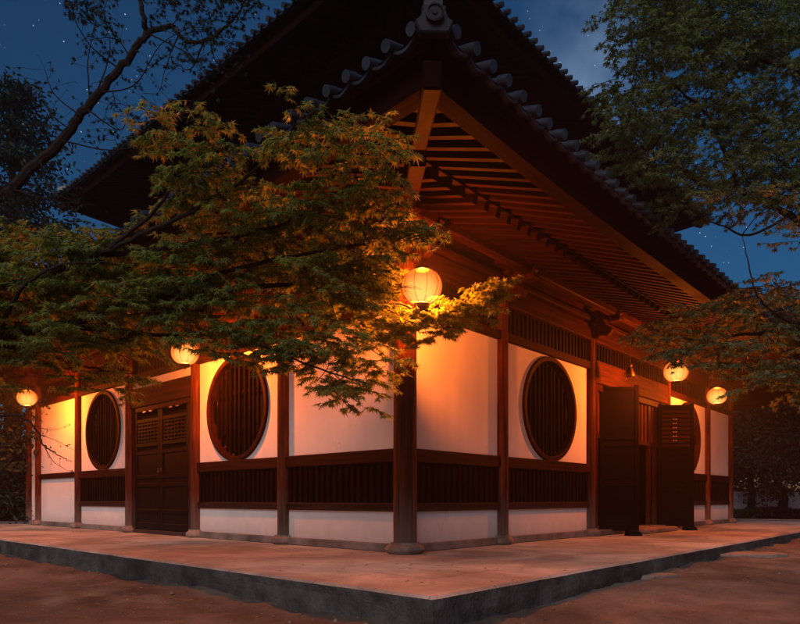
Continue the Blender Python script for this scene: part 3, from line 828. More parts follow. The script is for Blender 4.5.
# upper storey: wall line 3 m inside, eave out to 0.5 m inside the lower wall line
uw = MB()
uw.box(-LEN[0] + 3.0, -3.0, 3.0, 3.1, 5.0, 8.9); uw.box(-3.1, -3.0, 3.1, LEN[1] - 3.0, 5.0, 8.9)
uw.box(-LEN[0] + 3.0, -3.1, LEN[1] - 3.1, LEN[1] - 3.0, 5.0, 8.9); uw.box(-LEN[0] + 3.0, -LEN[0] + 3.1, 3.1, LEN[1] - 3.1, 5.0, 8.9)
uw.build('upper_wall', INNER, hall)
ub = MB()
for f in (0, 1):
    for z in (7.2, 7.75, 8.35): fbox(ub, f, 2.6, LEN[f] - 2.6, -2.99, -2.85 + 0.10 * (z - 7.2), z, z + 0.16)
    for k in range(7):
        u = 3 + k * (LEN[f] - 6) / 6
        fbox(ub, f, u - .13, u + .13, -2.98, -2.86, 5.2, 7.2); fbox(ub, f, u - .09, u + .09, -2.86, -2.25, 7.5, 7.68); fbox(ub, f, u - .09, u + .09, -2.86, -1.85, 8.0, 8.16)
        for dz, ee in ((7.68, -2.3), (8.16, -1.9)): fbox(ub, f, u - .5, u + .5, ee - .06, ee + .06, dz + .002, dz + .12)
ub.build('upper_bracket', W_Z, hall)
build_roof('upper_roof', -3.0, None, 2.50, 8.72, 7.86, -3.0, 11.4, 1, 0.10, None, 0, 1.35, 0)
rg = MB(); rg.box(-LEN[0] + 6.0, -6.0, LEN[1] / 2 - .2, LEN[1] / 2 + .2, 10.0, 10.6); rg.build('main_ridge', TILE, hall)

# ------------------------------------------------------------------ lanterns
def lantern(loc, label, s=1.0, rot=0, top=3.6):
    t = empty('paper_lantern', loc); tag(t, label, 'lantern', 'round paper lanterns hanging under the eaves')
    r, h = 0.195 * s, 0.165 * s
    mb = MB(); prof = []
    for i in range(19):
        a = -math.pi / 2 + math.pi * i / 18; a *= 0.80
        prof.append((r * math.cos(a) ** 0.85, h * math.sin(a) / math.sin(math.pi / 2 * .8)))
    k = 40
    for rr, z in prof:
        for j in range(k):
            ph = 2 * math.pi * j / k; lob = 1 - 0.012 * abs(math.sin(ph * 5)) ** 0.5 * 0 + 0.010 * abs(math.sin(ph * 5))
            mb.v.append((rr * lob * math.cos(ph), rr * lob * math.sin(ph), z))
    for i in range(len(prof) - 1):
        for j in range(k): mb.f.append((i * k + j, i * k + (j + 1) % k, (i + 1) * k + (j + 1) % k, (i + 1) * k + j))
    mb.build('paper_shade', PAPER, t, smooth=True)
    wr = MB()
    for q in range(10):
        ph = 2 * math.pi * q / 10
        wr.tube([((rr * 1.002 + .001) * math.cos(ph), (rr * 1.002 + .001) * math.sin(ph), z) for rr, z in prof], 0.0026, 4)
    wr.build('wire_frame', WIRE, t)
    cp = MB(); cp.lathe([(0.074, -h - .035), (0.082, -h - .025), (0.08, -h - 0.0), (0.070, -h + .006)], 20); cp.build('lower_cap', BRONZE, t, smooth=True)
    cp = MB(); cp.lathe([(0.070, h - .006), (0.078, h), (0.078, h + .02), (0.03, h + .032)], 20); cp.build('upper_cap', BRONZE, t, smooth=True)
    cd = MB(); cd.tube([(0, 0, h + .03), (0.003, 0, (top - loc[2]) * .5), (0, 0, top - loc[2])], 0.005, 5); cd.build('cord', ROPE, t)
    ts = MB()
    for a in range(6):
        an = a * math.pi / 3; ts.tube([(0.014 * math.cos(an), .014 * math.sin(an), -h - .03), (.018 * math.cos(an), .018 * math.sin(an), -h - .075)], 0.004, 4)
    ts.build('tassel', ROPE, t)
    l = bpy.data.lights.new('lantern_light', 'POINT'); l.energy = LAMP_W * s; l.color = LAMP_COL; l.shadow_soft_size = 0.08
    lo = bpy.data.objects.new('lantern_light', l); COL.objects.link(lo); lo.parent = t; lo.location = (0, 0, -0.03)
    t.rotation_euler = (R(random.uniform(-2, 2)), R(random.uniform(-2, 2)), rot)
    return t
lantern(W(422, 287, 6.6), 'largest glowing paper lantern, hanging in front of the corner column among maple leaves', s=1.06, top=3.6)
lantern(W(185, 353, 9.36), 'paper lantern above the closed double door beside a round window, touched by maple leaves', rot=.4, top=3.5)
lantern(W(27, 398, 13.5), 'small paper lantern at the far left end of the hall, beside the dark shrubs', rot=.9, top=3.5)
lantern(W(676, 371.5, 10.7), 'paper lantern by the open doorway of the front wall, larger of the two there', rot=1.3, top=3.4)
lantern(W(717, 396, 13.36), 'farthest right paper lantern, near the end column of the front wall', rot=2.0, top=3.45)

# hanging bell above the open doorway
bp_ = W(630, 372, 10.9)
bell = empty('hanging_bell', bp_); bell.scale = (.72, .72, .72); tag(bell, 'small bronze bell with trailing cords hanging above the open doorway', 'bell')
mb = MB(); mb.lathe([(0.10, -0.11), (0.105, -0.08), (0.082, 0.0), (0.068, 0.07), (0.04, 0.105), (0.01, 0.115)], 20); mb.build('body', BRONZE, bell, smooth=True)
mb = MB(); mb.lathe([(0.01, 0.11), (0.045, 0.13), (0.05, 0.155), (0.035, 0.185), (0.01, 0.20)], 14); mb.build('crown', BRONZE, bell, smooth=True)
mb = MB(); mb.tube([(0, 0, .19), (0, 0, (3.62 - bp_.z) / .72)], 0.008, 5)
for a in range(7):
    an = a * 0.9; mb.tube([(0.05 * math.cos(an), .05 * math.sin(an), .10), (.11 * math.cos(an), .11 * math.sin(an), -.03), (.15 * math.cos(an), .15 * math.sin(an), -.17 + .03 * (a % 3))], 0.007, 4)
mb.build('cord', BRONZE, bell)

# ------------------------------------------------------------------ flagstones let into the earth at the right
for i, (px, py, w, d, a, lab) in enumerate((
        (560, 592, .95, .42, 44, 'long irregular flagstone in the earth nearest the camera'),
        (628, 581, 1.0, .36, 42, 'flagstone in the earth along the kerb, second from the far end'),
        (740, 562, 1.3, .5, 43, 'wide flagstone farthest along the kerb to the right'))):
    Z = (0.64 + 0.24) * FP / (py - 499); p = W(px, py, Z); p.z = GZ
    poly = []
    for k in range(11):
        t = 2 * math.pi * k / 11; rr = 0.5 * (1 / max(abs(math.cos(t)), abs(math.sin(t)))) ** .6 * random.uniform(.88, 1.1)
        poly.append((rr * w * math.cos(t), rr * d * math.sin(t)))
    o = MB().prism(poly, 0.07, Matrix.Rotation(R(a), 4, 'Z')).build('flagstone', FLAG, bevel=0.012, loc=(p.x, p.y, gh(p.x, p.y) - 0.012))
    tag(o, lab, 'flagstone', 'flagstones set in the earth')

# ------------------------------------------------------------------ trees
MAPLE_T = []      # seven-lobed leaf
def maple_template():
    tips = [(-128, .42), (-82, .74), (-40, .95), (0, 1.08), (40, .95), (82, .74), (128, .42)]
    pts = [(0, 0)]
    for i, (a, l) in enumerate(tips):
        pts.append((l * math.cos(R(a)), l * math.sin(R(a))))
        if i < 6:
            am = (a + tips[i + 1][0]) / 2; pts.append((.30 * math.cos(R(am)), .30 * math.sin(R(am))))
    v = np.array([(x, y, -0.22 * (x * x + y * y)) for x, y in pts]); f = np.array([(0, i, i + 1) for i in range(1, len(pts) - 1)])
    return v, f
def oval_template():
    pts = [(0, 0), (.3, .2), (.65, .2), (1, 0), (.65, -.2), (.3, -.2)]
    v = np.array([(x, y, -0.2 * x * x + .5 * abs(y)) for x, y in pts]); f = np.array([(0, 3, 1), (1, 3, 2), (0, 5, 3), (5, 4, 3)])
    return v, f
def star_template():
    tips = [(-95, .7), (-45, .95), (0, 1.1), (45, .95), (95, .7)]
    pts = [(0, 0)]
    for i, (a, l) in enumerate(tips):
        pts.append((l * math.cos(R(a)), l * math.sin(R(a))))
        if i < 4:
            am = (a + tips[i + 1][0]) / 2; pts.append((.36 * math.cos(R(am)), .36 * math.sin(R(am))))
    v = np.array([(x, y, -0.2 * (x * x + y * y)) for x, y in pts]); f = np.array([(0, i, i + 1) for i in range(1, len(pts) - 1)])
    return v, f
def leaves_mesh(name, pos, head, tilt, size, m, tmpl, parent):
    """pos (N,3), head (N,3) leaf direction, tilt sd of the upward normal"""
    tv, tf = tmpl; n_ = len(pos)
    h = head / np.linalg.norm(head, axis=1, keepdims=True)
    up = np.zeros((n_, 3)); up[:, 2] = 1; up += rng.normal(0, tilt, (n_, 3))
    s = np.cross(up, h); s /= np.linalg.norm(s, axis=1, keepdims=True) + 1e-9
    nn = np.cross(h, s)
    size = np.asarray(size)[:, None, None]
    curl = rng.uniform(0.3, 2.2, n_)[:, None, None]
    V = pos[:, None, :] + size * (tv[None, :, 0:1] * h[:, None, :] + tv[None, :, 1:2] * s[:, None, :] + curl * tv[None, :, 2:3] * nn[:, None, :])
    V = V.reshape(-1, 3); k = len(tv)
    F = (tf[None] + (np.arange(n_) * k)[:, None, None]).reshape(-1, 3)
    me = bpy.data.meshes.new(name)
    me.vertices.add(len(V)); me.vertices.foreach_set('co', V.astype(np.float32).ravel())
    me.loops.add(F.size); me.loops.foreach_set('vertex_index', F.astype(np.int32).ravel())
    me.polygons.add(len(F)); me.polygons.foreach_set('loop_start', (np.arange(len(F)) * 3).astype(np.int32))
    me.polygons.foreach_set('loop_total', np.full(len(F), 3, np.int32))
    me.update(calc_edges=True); me.materials.append(m)
    o = bpy.data.objects.new(name, me); COL.objects.link(o); o.parent = parent
    return o

def in_poly(x, y, poly):
    c = False; j = len(poly) - 1
    for i in range(len(poly)):
        xi, yi = poly[i]; xj, yj = poly[j]
        if (yi > y) != (yj > y) and x < (xj - xi) * (y - yi) / (yj - yi) + xi: c = not c
        j = i
    return c
def smooth_path(pts, n=6):
    pts = [Vector(p) for p in pts]; out_ = []
    for i in range(len(pts) - 1):
        p0 = pts[max(i - 1, 0)]; p1 = pts[i]; p2 = pts[i + 1]; p3 = pts[min(i + 2, len(pts) - 1)]
        for k in range(n):
            t = k / n
            out_.append(0.5 * ((2 * p1) + (p2 - p0) * t + (2 * p0 - 5 * p1 + 4 * p2 - p3) * t * t + (3 * p1 - p0 - 3 * p2 + p3) * t ** 3))
    out_.append(pts[-1]); return out_

class Tree:
    def __init__(s, name, base, label, cat='tree', group=None):
        s.t = empty(name, base); tag(s.t, label, cat, group); s.base = Vector(base)
        s.wood = MB(); s.pos = []; s.head = []; s.size = []; s.nodes = []
    def limb(s, pts, r0, r1, n=8, node_from=0.0, wob=0.02, sides=8):
        wob = min(wob, r0 * .22); sp_ = smooth_path(pts, n); k = len(sp_)
        for i, p in enumerate(sp_):
            if 0 < i < k - 1: sp_[i] = p + Vector((random.gauss(0, wob), random.gauss(0, wob), random.gauss(0, wob)))
        rad = [r0 + (r1 - r0) * (i / (k - 1)) ** 0.8 for i in range(k)]
        s.wood.tube(sp_, rad, sides)
        for i in range(int(k * node_from), k): s.nodes.append((sp_[i], rad[i]))
        return sp_
    def spray(s, p, d, L, step, lsize, flat=0.25, depth=0, droop=0.25, lw=1.0):
        """a thin twig with paired leaves and side twigs, in a loose horizontal tier"""
        d = d.normalized(); nst = max(3, int(L / step)); pts = [p.copy()]; q = p.copy()
        side = 1
        for i in range(nst):
            d = (d + Vector((random.gauss(0, .13), random.gauss(0, .13), random.gauss(0, .08) - droop * 0.10))).normalized()
            q = q + d * step; pts.append(q.copy())
            h = Vector((d.x, d.y, 0)); 
            if h.length < .05: h = Vector((random.gauss(0, 1), random.gauss(0, 1), 0))
            h.normalize(); nrm = Vector((-h.y, h.x, 0))
            fr = i / nst
            if depth < 1 and i >= 1 and random.random() < 0.75:
                a = random.uniform(0.5, 1.0) * side; side = -side
                nd = (h * math.cos(a) + nrm * math.sin(a) + Vector((0, 0, d.z * .5 + random.gauss(0, flat * .35)))).normalized()
                s.spray(q, nd, L * (0.62 - 0.25 * fr) * random.uniform(.7, 1.2), step, lsize, flat, depth + 1, droop, lw)
            if random.random() < lw:
                for sg in (-1, 1):
                    a = random.uniform(0.4, 1.2) * sg
                    hd_ = h * math.cos(a) + nrm * math.sin(a) + Vector((0, 0, -random.uniform(0.05, 0.9)))
                    s.pos.append(q + hd_.normalized() * lsize * 0.15); s.head.append(hd_); s.size.append(lsize * random.uniform(.45, 1.3))
        hd_ = Vector((d.x, d.y, -0.3)); s.pos.append(q); s.head.append(hd_); s.size.append(lsize)
        s.wood.tube(pts, [0.0035 if depth == 0 else 0.002] * len(pts), 3, cap=False)
    def pads(s, polys, count, zfun, mind, rad, lsize, nspray, step, flat=.3, droop=.3, lw=.9, jit=0.25, tier=1.0):
        pts2 = []; tries = 0
        xs_ = [q[0] for pl in polys for q in pl]; ys_ = [q[1] for pl in polys for q in pl]
        while len(pts2) < count and tries < count * 80:
            tries += 1
            x = random.uniform(min(xs_), max(xs_)); y = random.uniform(min(ys_), max(ys_))
            if not any(in_poly(x, y, pl) for pl in polys): continue
            if any(abs(x - a) < mind * 1.3 and abs(y - b) < mind * .8 for a, b in pts2): continue
            pts2.append((x, y))
        for x, y in pts2:
            Z = zfun(x, y) + random.uniform(-jit, jit); c = W(x, y, Z)
            s.pad(c, rad, lsize, nspray, step, flat, droop, lw, tier)
    def pad(s, c, rad, lsize, nspray, step, flat=.3, droop=.3, lw=.9, tier=1.0):
        nd = min(s.nodes, key=lambda n_: (n_[0] - c).length + max(0, n_[0].z - c.z - 0.5) * .5)
        a = nd[0]; L = (c - a).length
        if L > 0.05:
            mid = a.lerp(c, .5) + Vector((random.gauss(0, .06), random.gauss(0, .06), 0.10 * L))
            pth = smooth_path([a, mid, c], 5)
            r0 = min(nd[1] * .6, 0.004 + 0.010 * L); s.wood.tube(pth, [r0 + (0.0035 - r0) * i / (len(pth) - 1) for i in range(len(pth))], 5)
            for p_ in pth[3:]: s.nodes.append((p_, 0.006))
            base_d = c - a
        a0 = random.uniform(0, 6.28)
        for i in range(nspray):
            an = a0 + i * 6.283 / nspray + random.uniform(-.3, .3)
            d = Vector((math.cos(an), math.sin(an), random.gauss(0.05, flat * .5)))
            s.spray(c + Vector((0, 0, random.gauss(0, .06 * tier))), d, rad * random.uniform(.6, 1.15), step, lsize, flat, 0, droop, lw)
    def finish(s, m, tmpl, tilt=0.35):
        s.wood.v = [tuple(Vector(v) - s.base) for v in s.wood.v]
        s.wood.build('trunk', BARK, s.t, smooth=True)
        pos = np.array([list(p - s.base) for p in s.pos]); head = np.array([list(h) for h in s.head])
        leaves_mesh('crown', pos, head, tilt, np.array(s.size), m, tmpl, s.t)
        print(s.t.name, 'leaves', len(pos))

# --- the foreground maple
tb = CAM + RIGHT * -4.35 + FWD * 5.0; tb.z = GZ - 0.05
mp = Tree('maple_tree', tb, 'large green Japanese maple reaching in from the left across the corner of the hall', 'tree')
tt = tb + Vector((0.1, 0.05, 1.9))
mp.limb([tb, tb + Vector((0.03, .03, .25)), tb + Vector((0.09, -.02, .8)), tb + Vector((0.04, .04, 1.4)), tt], 0.13, 0.065, node_from=2, sides=14, wob=.012)
def L_(*p): return [W(*q) for q in p]
mp.limb([tt] + L_((-40, 345, 5.0), (60, 325, 5.0), (150, 300, 5.0), (240, 288, 5.15), (330, 283, 5.6), (400, 305, 6.5), (450, 312, 6.75), (497, 292, 6.8)), 0.045, 0.004, node_from=.2)
mp.limb([tt] + L_((-30, 300, 4.9), (60, 270, 4.8), (140, 235, 4.65), (220, 195, 4.5), (290, 140, 4.3), (315, 100, 4.15)), 0.035, 0.004, node_from=.2)
mp.limb(L_((100, 255, 4.75), (190, 245, 4.75), (280, 225, 4.7), (360, 185, 4.6), (410, 150, 4.5)), 0.022, 0.004)
mp.limb(L_((140, 303, 5.0), (230, 270, 4.9), (330, 250, 4.9), (400, 238, 5.0), (450, 230, 5.1)), 0.022, 0.004)
mp.limb(L_((60, 325, 5.0), (160, 335, 5.1), (240, 340, 5.1), (310, 365, 5.0), (370, 385, 4.9)), 0.022, 0.004)
mp.limb(L_((-20, 345, 5.0), (40, 352, 5.4), (90, 368, 5.6), (135, 374, 5.7)), 0.022, 0.004)
mp.limb(L_((110, 248, 4.7), (160, 205, 4.6), (185, 160, 4.5), (188, 120, 4.4)), 0.018, 0.004)
mp.limb(L_((0, 335, 5.0), (20, 290, 4.6), (60, 265, 4.5), (110, 262, 4.4)), 0.02, 0.004)
mz = lambda x, y: (5.0 + max(0, (x - 330)) * 0.006 * (1 if y > 265 else 0) - max(0, 250 - y) * .006 + max(0, y - 300) * .002)
mass = [(-60, 235), (60, 238), (130, 245), (200, 232), (245, 205), (330, 190), (378, 182), (395, 205), (405, 235), (385, 258), (362, 290), (360, 325), (330, 345), (250, 340), (200, 322), (150, 335), (60, 350), (-60, 350)]
mp.pads([[(-60, 240), (60, 242), (130, 250), (200, 260), (200, 330), (140, 340), (60, 352), (-60, 350)]], 34, mz, 15, 0.27, 0.050, 7, 0.036, droop=.5, tier=1.2)
mp.pads([[(285, 225), (395, 215), (405, 255), (385, 300), (300, 308), (280, 270)]], 12, lambda x, y: 6.85, 13, 0.20, 0.05, 7, 0.034, droop=.4, jit=.18, lw=.95)
mp.pads([mass], 58, mz, 23, 0.30, 0.050, 7, 0.036, droop=.5, tier=1.2)
mp.pads([[(140, 130), (190, 112), (228, 145), (235, 200), (185, 215), (145, 190)]], 12, mz, 15, 0.19, 0.048, 6, 0.036, droop=.9)
mp.pads([[(270, 115), (298, 92), (322, 115), (335, 150), (290, 165)], [(330, 145), (392, 135), (398, 165), (345, 185)]], 10, mz, 14, 0.17, 0.048, 6, 0.036, droop=.8)
mp.pads([[(270, 340), (340, 335), (385, 340), (395, 370), (370, 398), (300, 398), (275, 370)]], 16, mz, 14, 0.19, 0.052, 6, 0.034, droop=.9)
mp.pads([[(375, 312), (440, 306), (470, 296), (500, 282), (506, 294), (470, 316), (430, 334), (375, 342)]], 26, lambda x, y: 6.75, 7, 0.16, 0.055, 7, 0.030, droop=.4, jit=.14, lw=1.0)
mp.pads([[(200, 335), (290, 330), (290, 350), (210, 352)]], 5, mz, 16, 0.20, 0.05, 6, 0.036)
mp.pads([[(370, 222), (425, 225), (432, 236), (390, 255)]], 6, lambda x, y: 5.1, 12, 0.16, 0.05, 6, 0.035)
mp.pads([[(55, 362), (140, 368), (140, 380), (60, 384)], [(-60, 360), (0, 362), (0, 400), (-60, 420)]], 9, lambda x, y: 5.6, 13, 0.22, 0.05, 6, 0.036)
mp.pads([[(290, 250), (395, 265), (395, 300), (330, 300), (290, 290)]], 14, lambda x, y: 5.6, 13, 0.2, 0.055, 6, 0.033, droop=.4, jit=.12, lw=1.0)
# drop leaves that cover the lantern as seen from the camera
lc_ = W(422, 287, 6.6)
keep = [i for i, p_ in enumerate(mp.pos) if not ((p_ - lc_).dot(FWD) < 0.05
        and abs((p_ - CAM).dot(RIGHT) / (p_ - CAM).dot(FWD) * FP + 400 - 422) < 23 and abs(499 - (p_ - CAM).z / (p_ - CAM).dot(FWD) * FP - 286) < 21)]
mp.pos = [mp.pos[i] for i in keep]; mp.head = [mp.head[i] for i in keep]; mp.size = [mp.size[i] for i in keep]
mp.finish(MAPLE, maple_template(), 0.38)

# --- tree on the right
tb = CAM + RIGHT * 6.3 + FWD * 8.6; tb.z = GZ - .05
rt = Tree('broadleaf_tree', tb, 'tall leafy tree overhanging the front eave from the right side', 'tree')
t1 = tb + Vector((-.1, .1, 2.6)); t2 = t1 + Vector((-.3, -.1, 2.6))
rt.limb([tb, tb + Vector((.1, 0, 1.3)), t1, t2], 0.19, 0.09, node_from=.7, sides=12)
rt.limb([t1] + L_((820, 250, 7.8), (760, 200, 7.3), (700, 180, 6.8), (650, 150, 6.5), (612, 120, 6.3)), 0.06, 0.006, node_from=.2)
rt.limb([t2] + L_((830, 90, 7.5), (770, 60, 7.1), (710, 40, 6.8), (660, 15, 6.5)), 0.06, 0.006, node_from=.2)
rt.limb([t1] + L_((840, 330, 8.0), (790, 330, 7.8), (740, 335, 7.9), (690, 340, 8.1), (645, 325, 8.2)), 0.05, 0.005, node_from=.2)
rt.limb(L_((740, 190, 7.1), (710, 120, 6.9), (680, 90, 6.6), (660, 70, 6.4)), 0.025, 0.005)
rt.limb(L_((790, 215, 7.6), (750, 235, 7.2), (720, 225, 7.0), (690, 215, 6.8)), 0.02, 0.004)
rt.limb(L_((800, 330, 7.8), (760, 300, 7.6), (748, 260, 7.5), (742, 235, 7.4)), 0.016, 0.003)
rt.limb([t2] + L_((860, 150, 7.5), (800, 170, 7.3), (770, 150, 7.0)), 0.04, 0.006)
rz = lambda x, y: 6.2 + max(0, x - 600) * .006
rt.pads([[(630, -30), (840, -30), (840, 70), (760, 75), (700, 70), (650, 62), (625, 30)]], 44, rz, 15, 0.34, 0.046, 8, 0.040, jit=.5, droop=.5, lw=.85)
rt.pads([[(606, 88), (640, 75), (700, 85), (760, 90), (840, 80), (840, 215), (790, 200), (740, 215), (690, 215), (655, 190), (622, 165), (600, 135)]], 56, rz, 15, 0.32, 0.046, 8, 0.040, jit=.5, droop=.5, lw=.8)
rt.pads([[(640, 318), (690, 300), (750, 285), (830, 290), (840, 405), (770, 392), (735, 372), (700, 360), (650, 348)]], 40, lambda x, y: 7.9, 14, 0.30, 0.048, 8, 0.042, jit=.3, droop=.5, lw=.9)
rt.pads([[(770, 190), (840, 180), (840, 300), (790, 275)]], 6, lambda x, y: 7.4, 14, 0.30, 0.055, 6, 0.05, jit=.4)
rt.finish(LEAF2, star_template(), 0.5)

# --- the nearly bare tree at the upper left
tb = CAM + RIGHT * -6.4 + FWD * 8.2; tb.z = GZ - .05
bt = Tree('sparse_tree', tb, 'dark nearly bare tree with a thick leaning limb against the sky at the upper left', 'tree')
t1 = tb + Vector((.1, 0, 2.2))
bt.limb([tb, tb + Vector((-.05, .05, .8)), t1], 0.125, 0.088, node_from=2, sides=12, wob=.012)
main = bt.limb([t1] + L_((-50, 240, 7.9), (10, 190, 7.6), (60, 140, 7.5), (95, 98, 7.4), (130, 55, 7.3), (150, 32, 7.3), (172, 26, 7.2)), 0.085, 0.026, node_from=.3, wob=.009)
bt.limb(L_((172, 26, 7.2), (188, 42, 7.2), (210, 38, 7.1), (232, 20, 7.1), (250, -5, 7.0)), 0.026, 0.010)
bt.limb(L_((146, 34, 7.3), (143, 12, 7.2), (136, -20, 7.2)), 0.035, 0.022)
tw = [((90, 100), (88, 60), (96, 20)), ((96, 96), (110, 50), (104, 15)), ((118, 68), (90, 45), (70, 10), (60, -20)), ((80, 115), (55, 95), (45, 70)), ((100, 92), (135, 85), (160, 45), (195, 25)),
      ((60, 140), (110, 150), (150, 140), (180, 110)), ((150, 34), (190, 55), (205, 75)), ((205, 40), (190, 70), (175, 60)), ((88, 110), (120, 130), (130, 105)), ((40, 160), (50, 190), (70, 200)),
      ((70, 130), (50, 112), (35, 80)), ((210, 36), (215, 60), (228, 70)), ((15, 190), (50, 200), (95, 205)), ((180, 32), (168, 60), (160, 90)), ((130, 58), (118, 40), (100, 38))]
for t in tw:
    z0 = 7.35; pts = [(x, y, z0 - i * .1 + random.uniform(-.1, .1)) for i, (x, y) in enumerate(t)]
    lm = bt.limb(L_(*pts), 0.010, 0.003, n=5, wob=.014, sides=5)
    for p_ in lm[2::2]:
        for q in range(2):
            d = Vector((random.gauss(0, 1), random.gauss(0, 1), random.gauss(.2, .7)))
            bt.spray(p_, d, random.uniform(.12, .34), .05, .05, flat=.8, depth=1, lw=.34)
bt.pads([[(180, 25), (235, 10), (240, 40), (205, 60)], [(85, 0), (110, 0), (110, 35), (92, 35)], [(150, -10), (260, -15), (250, 5), (160, 5)]], 20, lambda x, y: 7.1, 9, 0.2, 0.05, 5, 0.05, flat=.8, lw=.7, jit=.2)
bt.pads([[(90, 95), (210, 70), (215, 100), (120, 150), (60, 150)]], 8, lambda x, y: 7.2, 14, 0.15, 0.05, 3, 0.05, flat=.9, lw=.4, jit=.2)
bt.pads([[(-40, 195), (40, 190), (70, 225), (-40, 240)]], 12, lambda x, y: 7.4, 14, 0.25, 0.05, 5, 0.05, flat=.6, lw=.6, jit=.2)
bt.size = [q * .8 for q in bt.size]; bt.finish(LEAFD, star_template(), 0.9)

# --- thin bare sapling before the far left wall panels
tb = CAM + RIGHT * -5.9 + FWD * 8.9; tb.z = GZ
sp_t = Tree('sapling', tb, 'thin dark sapling with bare twigs in front of the far left wall panel', 'sapling')
mlim = sp_t.limb([tb] + L_((-40, 440, 8.9), (10, 415, 8.9), (32, 425, 8.9), (44, 445, 8.9), (58, 455, 8.9), (72, 462, 8.9)), 0.03, 0.004, node_from=.5, wob=.01)
for t in (((32, 425), (50, 430), (62, 428)), ((44, 445), (52, 460), (66, 470)), ((38, 434), (55, 440), (74, 450)), ((20, 418), (34, 405), (50, 400))):
    lm = sp_t.limb(L_(*[(x, y, 8.9) for x, y in t]), 0.008, 0.002, n=4, wob=.012, sides=4)
    for p_ in lm[2::2]:
        sp_t.spray(p_, Vector((random.gauss(0, 1), random.gauss(0, 1), random.gauss(0, .8))), .14, .04, .028, flat=.8, depth=1, lw=.3)
sp_t.finish(LEAFD, star_template(), .7)

# --- background trees
def bg_tree(px, Z, h, w, label, seed, low=0.25, group='dark trees behind the hall', n=2600, lsz=.20, name='background_tree', layered=False):
    random.seed(seed)
    b = CAM + RIGHT * ((px - 400) / FP * Z) + FWD * Z; b.z = GZ
    t = Tree(name, b, label, 'tree', group)
    top = b + Vector((random.gauss(0, .3), random.gauss(0, .3), h * .92))
    tr_ = t.limb([b, b.lerp(top, .4) + Vector((random.gauss(0, .4), random.gauss(0, .4), 0)), top], 0.035 * h * .7, 0.03, n=6, wob=.05)
    nb = 26
    for i in range(nb):
        f = low + (1 - low) * (i + .5) / nb
        p0 = b.lerp(top, f); an = i * 2.4 + random.uniform(-.4, .4)
        prof = math.sin(math.pi * min(1, (f - low) / (1 - low) * .85 + .15)) ** .7 if not layered else (1.05 - f)
        L = w * prof * random.uniform(.6, 1.1)
        end = p0 + Vector((math.cos(an) * L, math.sin(an) * L, (0.15 if layered else .35) * L))
        t.limb([p0, p0.lerp(end, .5) + Vector((0, 0, .1 * L)), end], 0.05, 0.015, n=3, sides=5, wob=.05)
        for c_ in range(4):
            c = p0.lerp(end, random.uniform(.35, 1.05)) + Vector((random.gauss(0, .3), random.gauss(0, .3), random.gauss(0, .2)))
            r_ = random.uniform(.5, 1.0) * w * .28
            for q in range(int(1.8 * n) // (nb * 4)):
                d = Vector((random.gauss(0, 1), random.gauss(0, 1), random.gauss(0, .45 if not layered else .2))) * r_ * .6
                t.pos.append(c + d); t.head.append(Vector((random.gauss(0, 1), random.gauss(0, 1), random.gauss(-.3, .6)))); t.size.append(lsz * .8 * random.uniform(.6, 1.3))
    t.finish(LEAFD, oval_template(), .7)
bg_tree(14, 21, 16.0, 3.8, 'tall dark conifer-like tree on the left edge behind the sparse tree', 11, n=7000, lsz=.22, layered=True, low=.3)
bg_tree(62, 28, 11.8, 3.2, 'lower dark tree right of the tall left one, below the upper eave tip', 12, n=6000, lsz=.24, layered=True, low=.3)
bg_tree(-10, 17, 6.0, 2.6, 'bushy dark tree at the left edge beyond the end of the hall', 13, low=.08, n=7000, lsz=.16)
bg_tree(12, 19.5, 2.6, 1.9, 'low dark shrub beside the far left end of the hall', 14, low=.04, n=6000, lsz=.13, name='shrub')
bg_tree(752, 30, 8.6, 3.4, 'dark tree just right of the end column of the front wall', 15, low=.14, n=8000, lsz=.22)
bg_tree(785, 26, 9.5, 3.6, 'dark tree with a pale leaning trunk at the right edge', 16, low=.22, n=8000, lsz=.22)
bg_tree(815, 23, 8.0, 3.2, 'bushy dark tree cut by the right edge of the picture', 17, low=.1, n=7000, lsz=.2)
bg_tree(765, 40, 13.5, 4.6, 'farthest dark tree rising behind the others on the right', 18, low=.2, n=8000, lsz=.3)
bg_tree(725, 38, 8.0, 4.4, 'dark tree mostly behind the end of the front wall', 19, low=.1, n=7000, lsz=.28)
for k, (px, Z, h) in enumerate(((-70, 22, 9), (-130, 18, 8), (870, 22, 9), (930, 18, 8))):
    bg_tree(px, Z, h, 3.4, ('dark tree outside the left edge of the picture, nearer the hall', 'dark tree outside the left edge of the picture, farther out', 'dark tree outside the right edge of the picture, nearer the hall', 'dark tree outside the right edge of the picture, farther out')[k], 30 + k, n=4000, lsz=.25, low=.1)

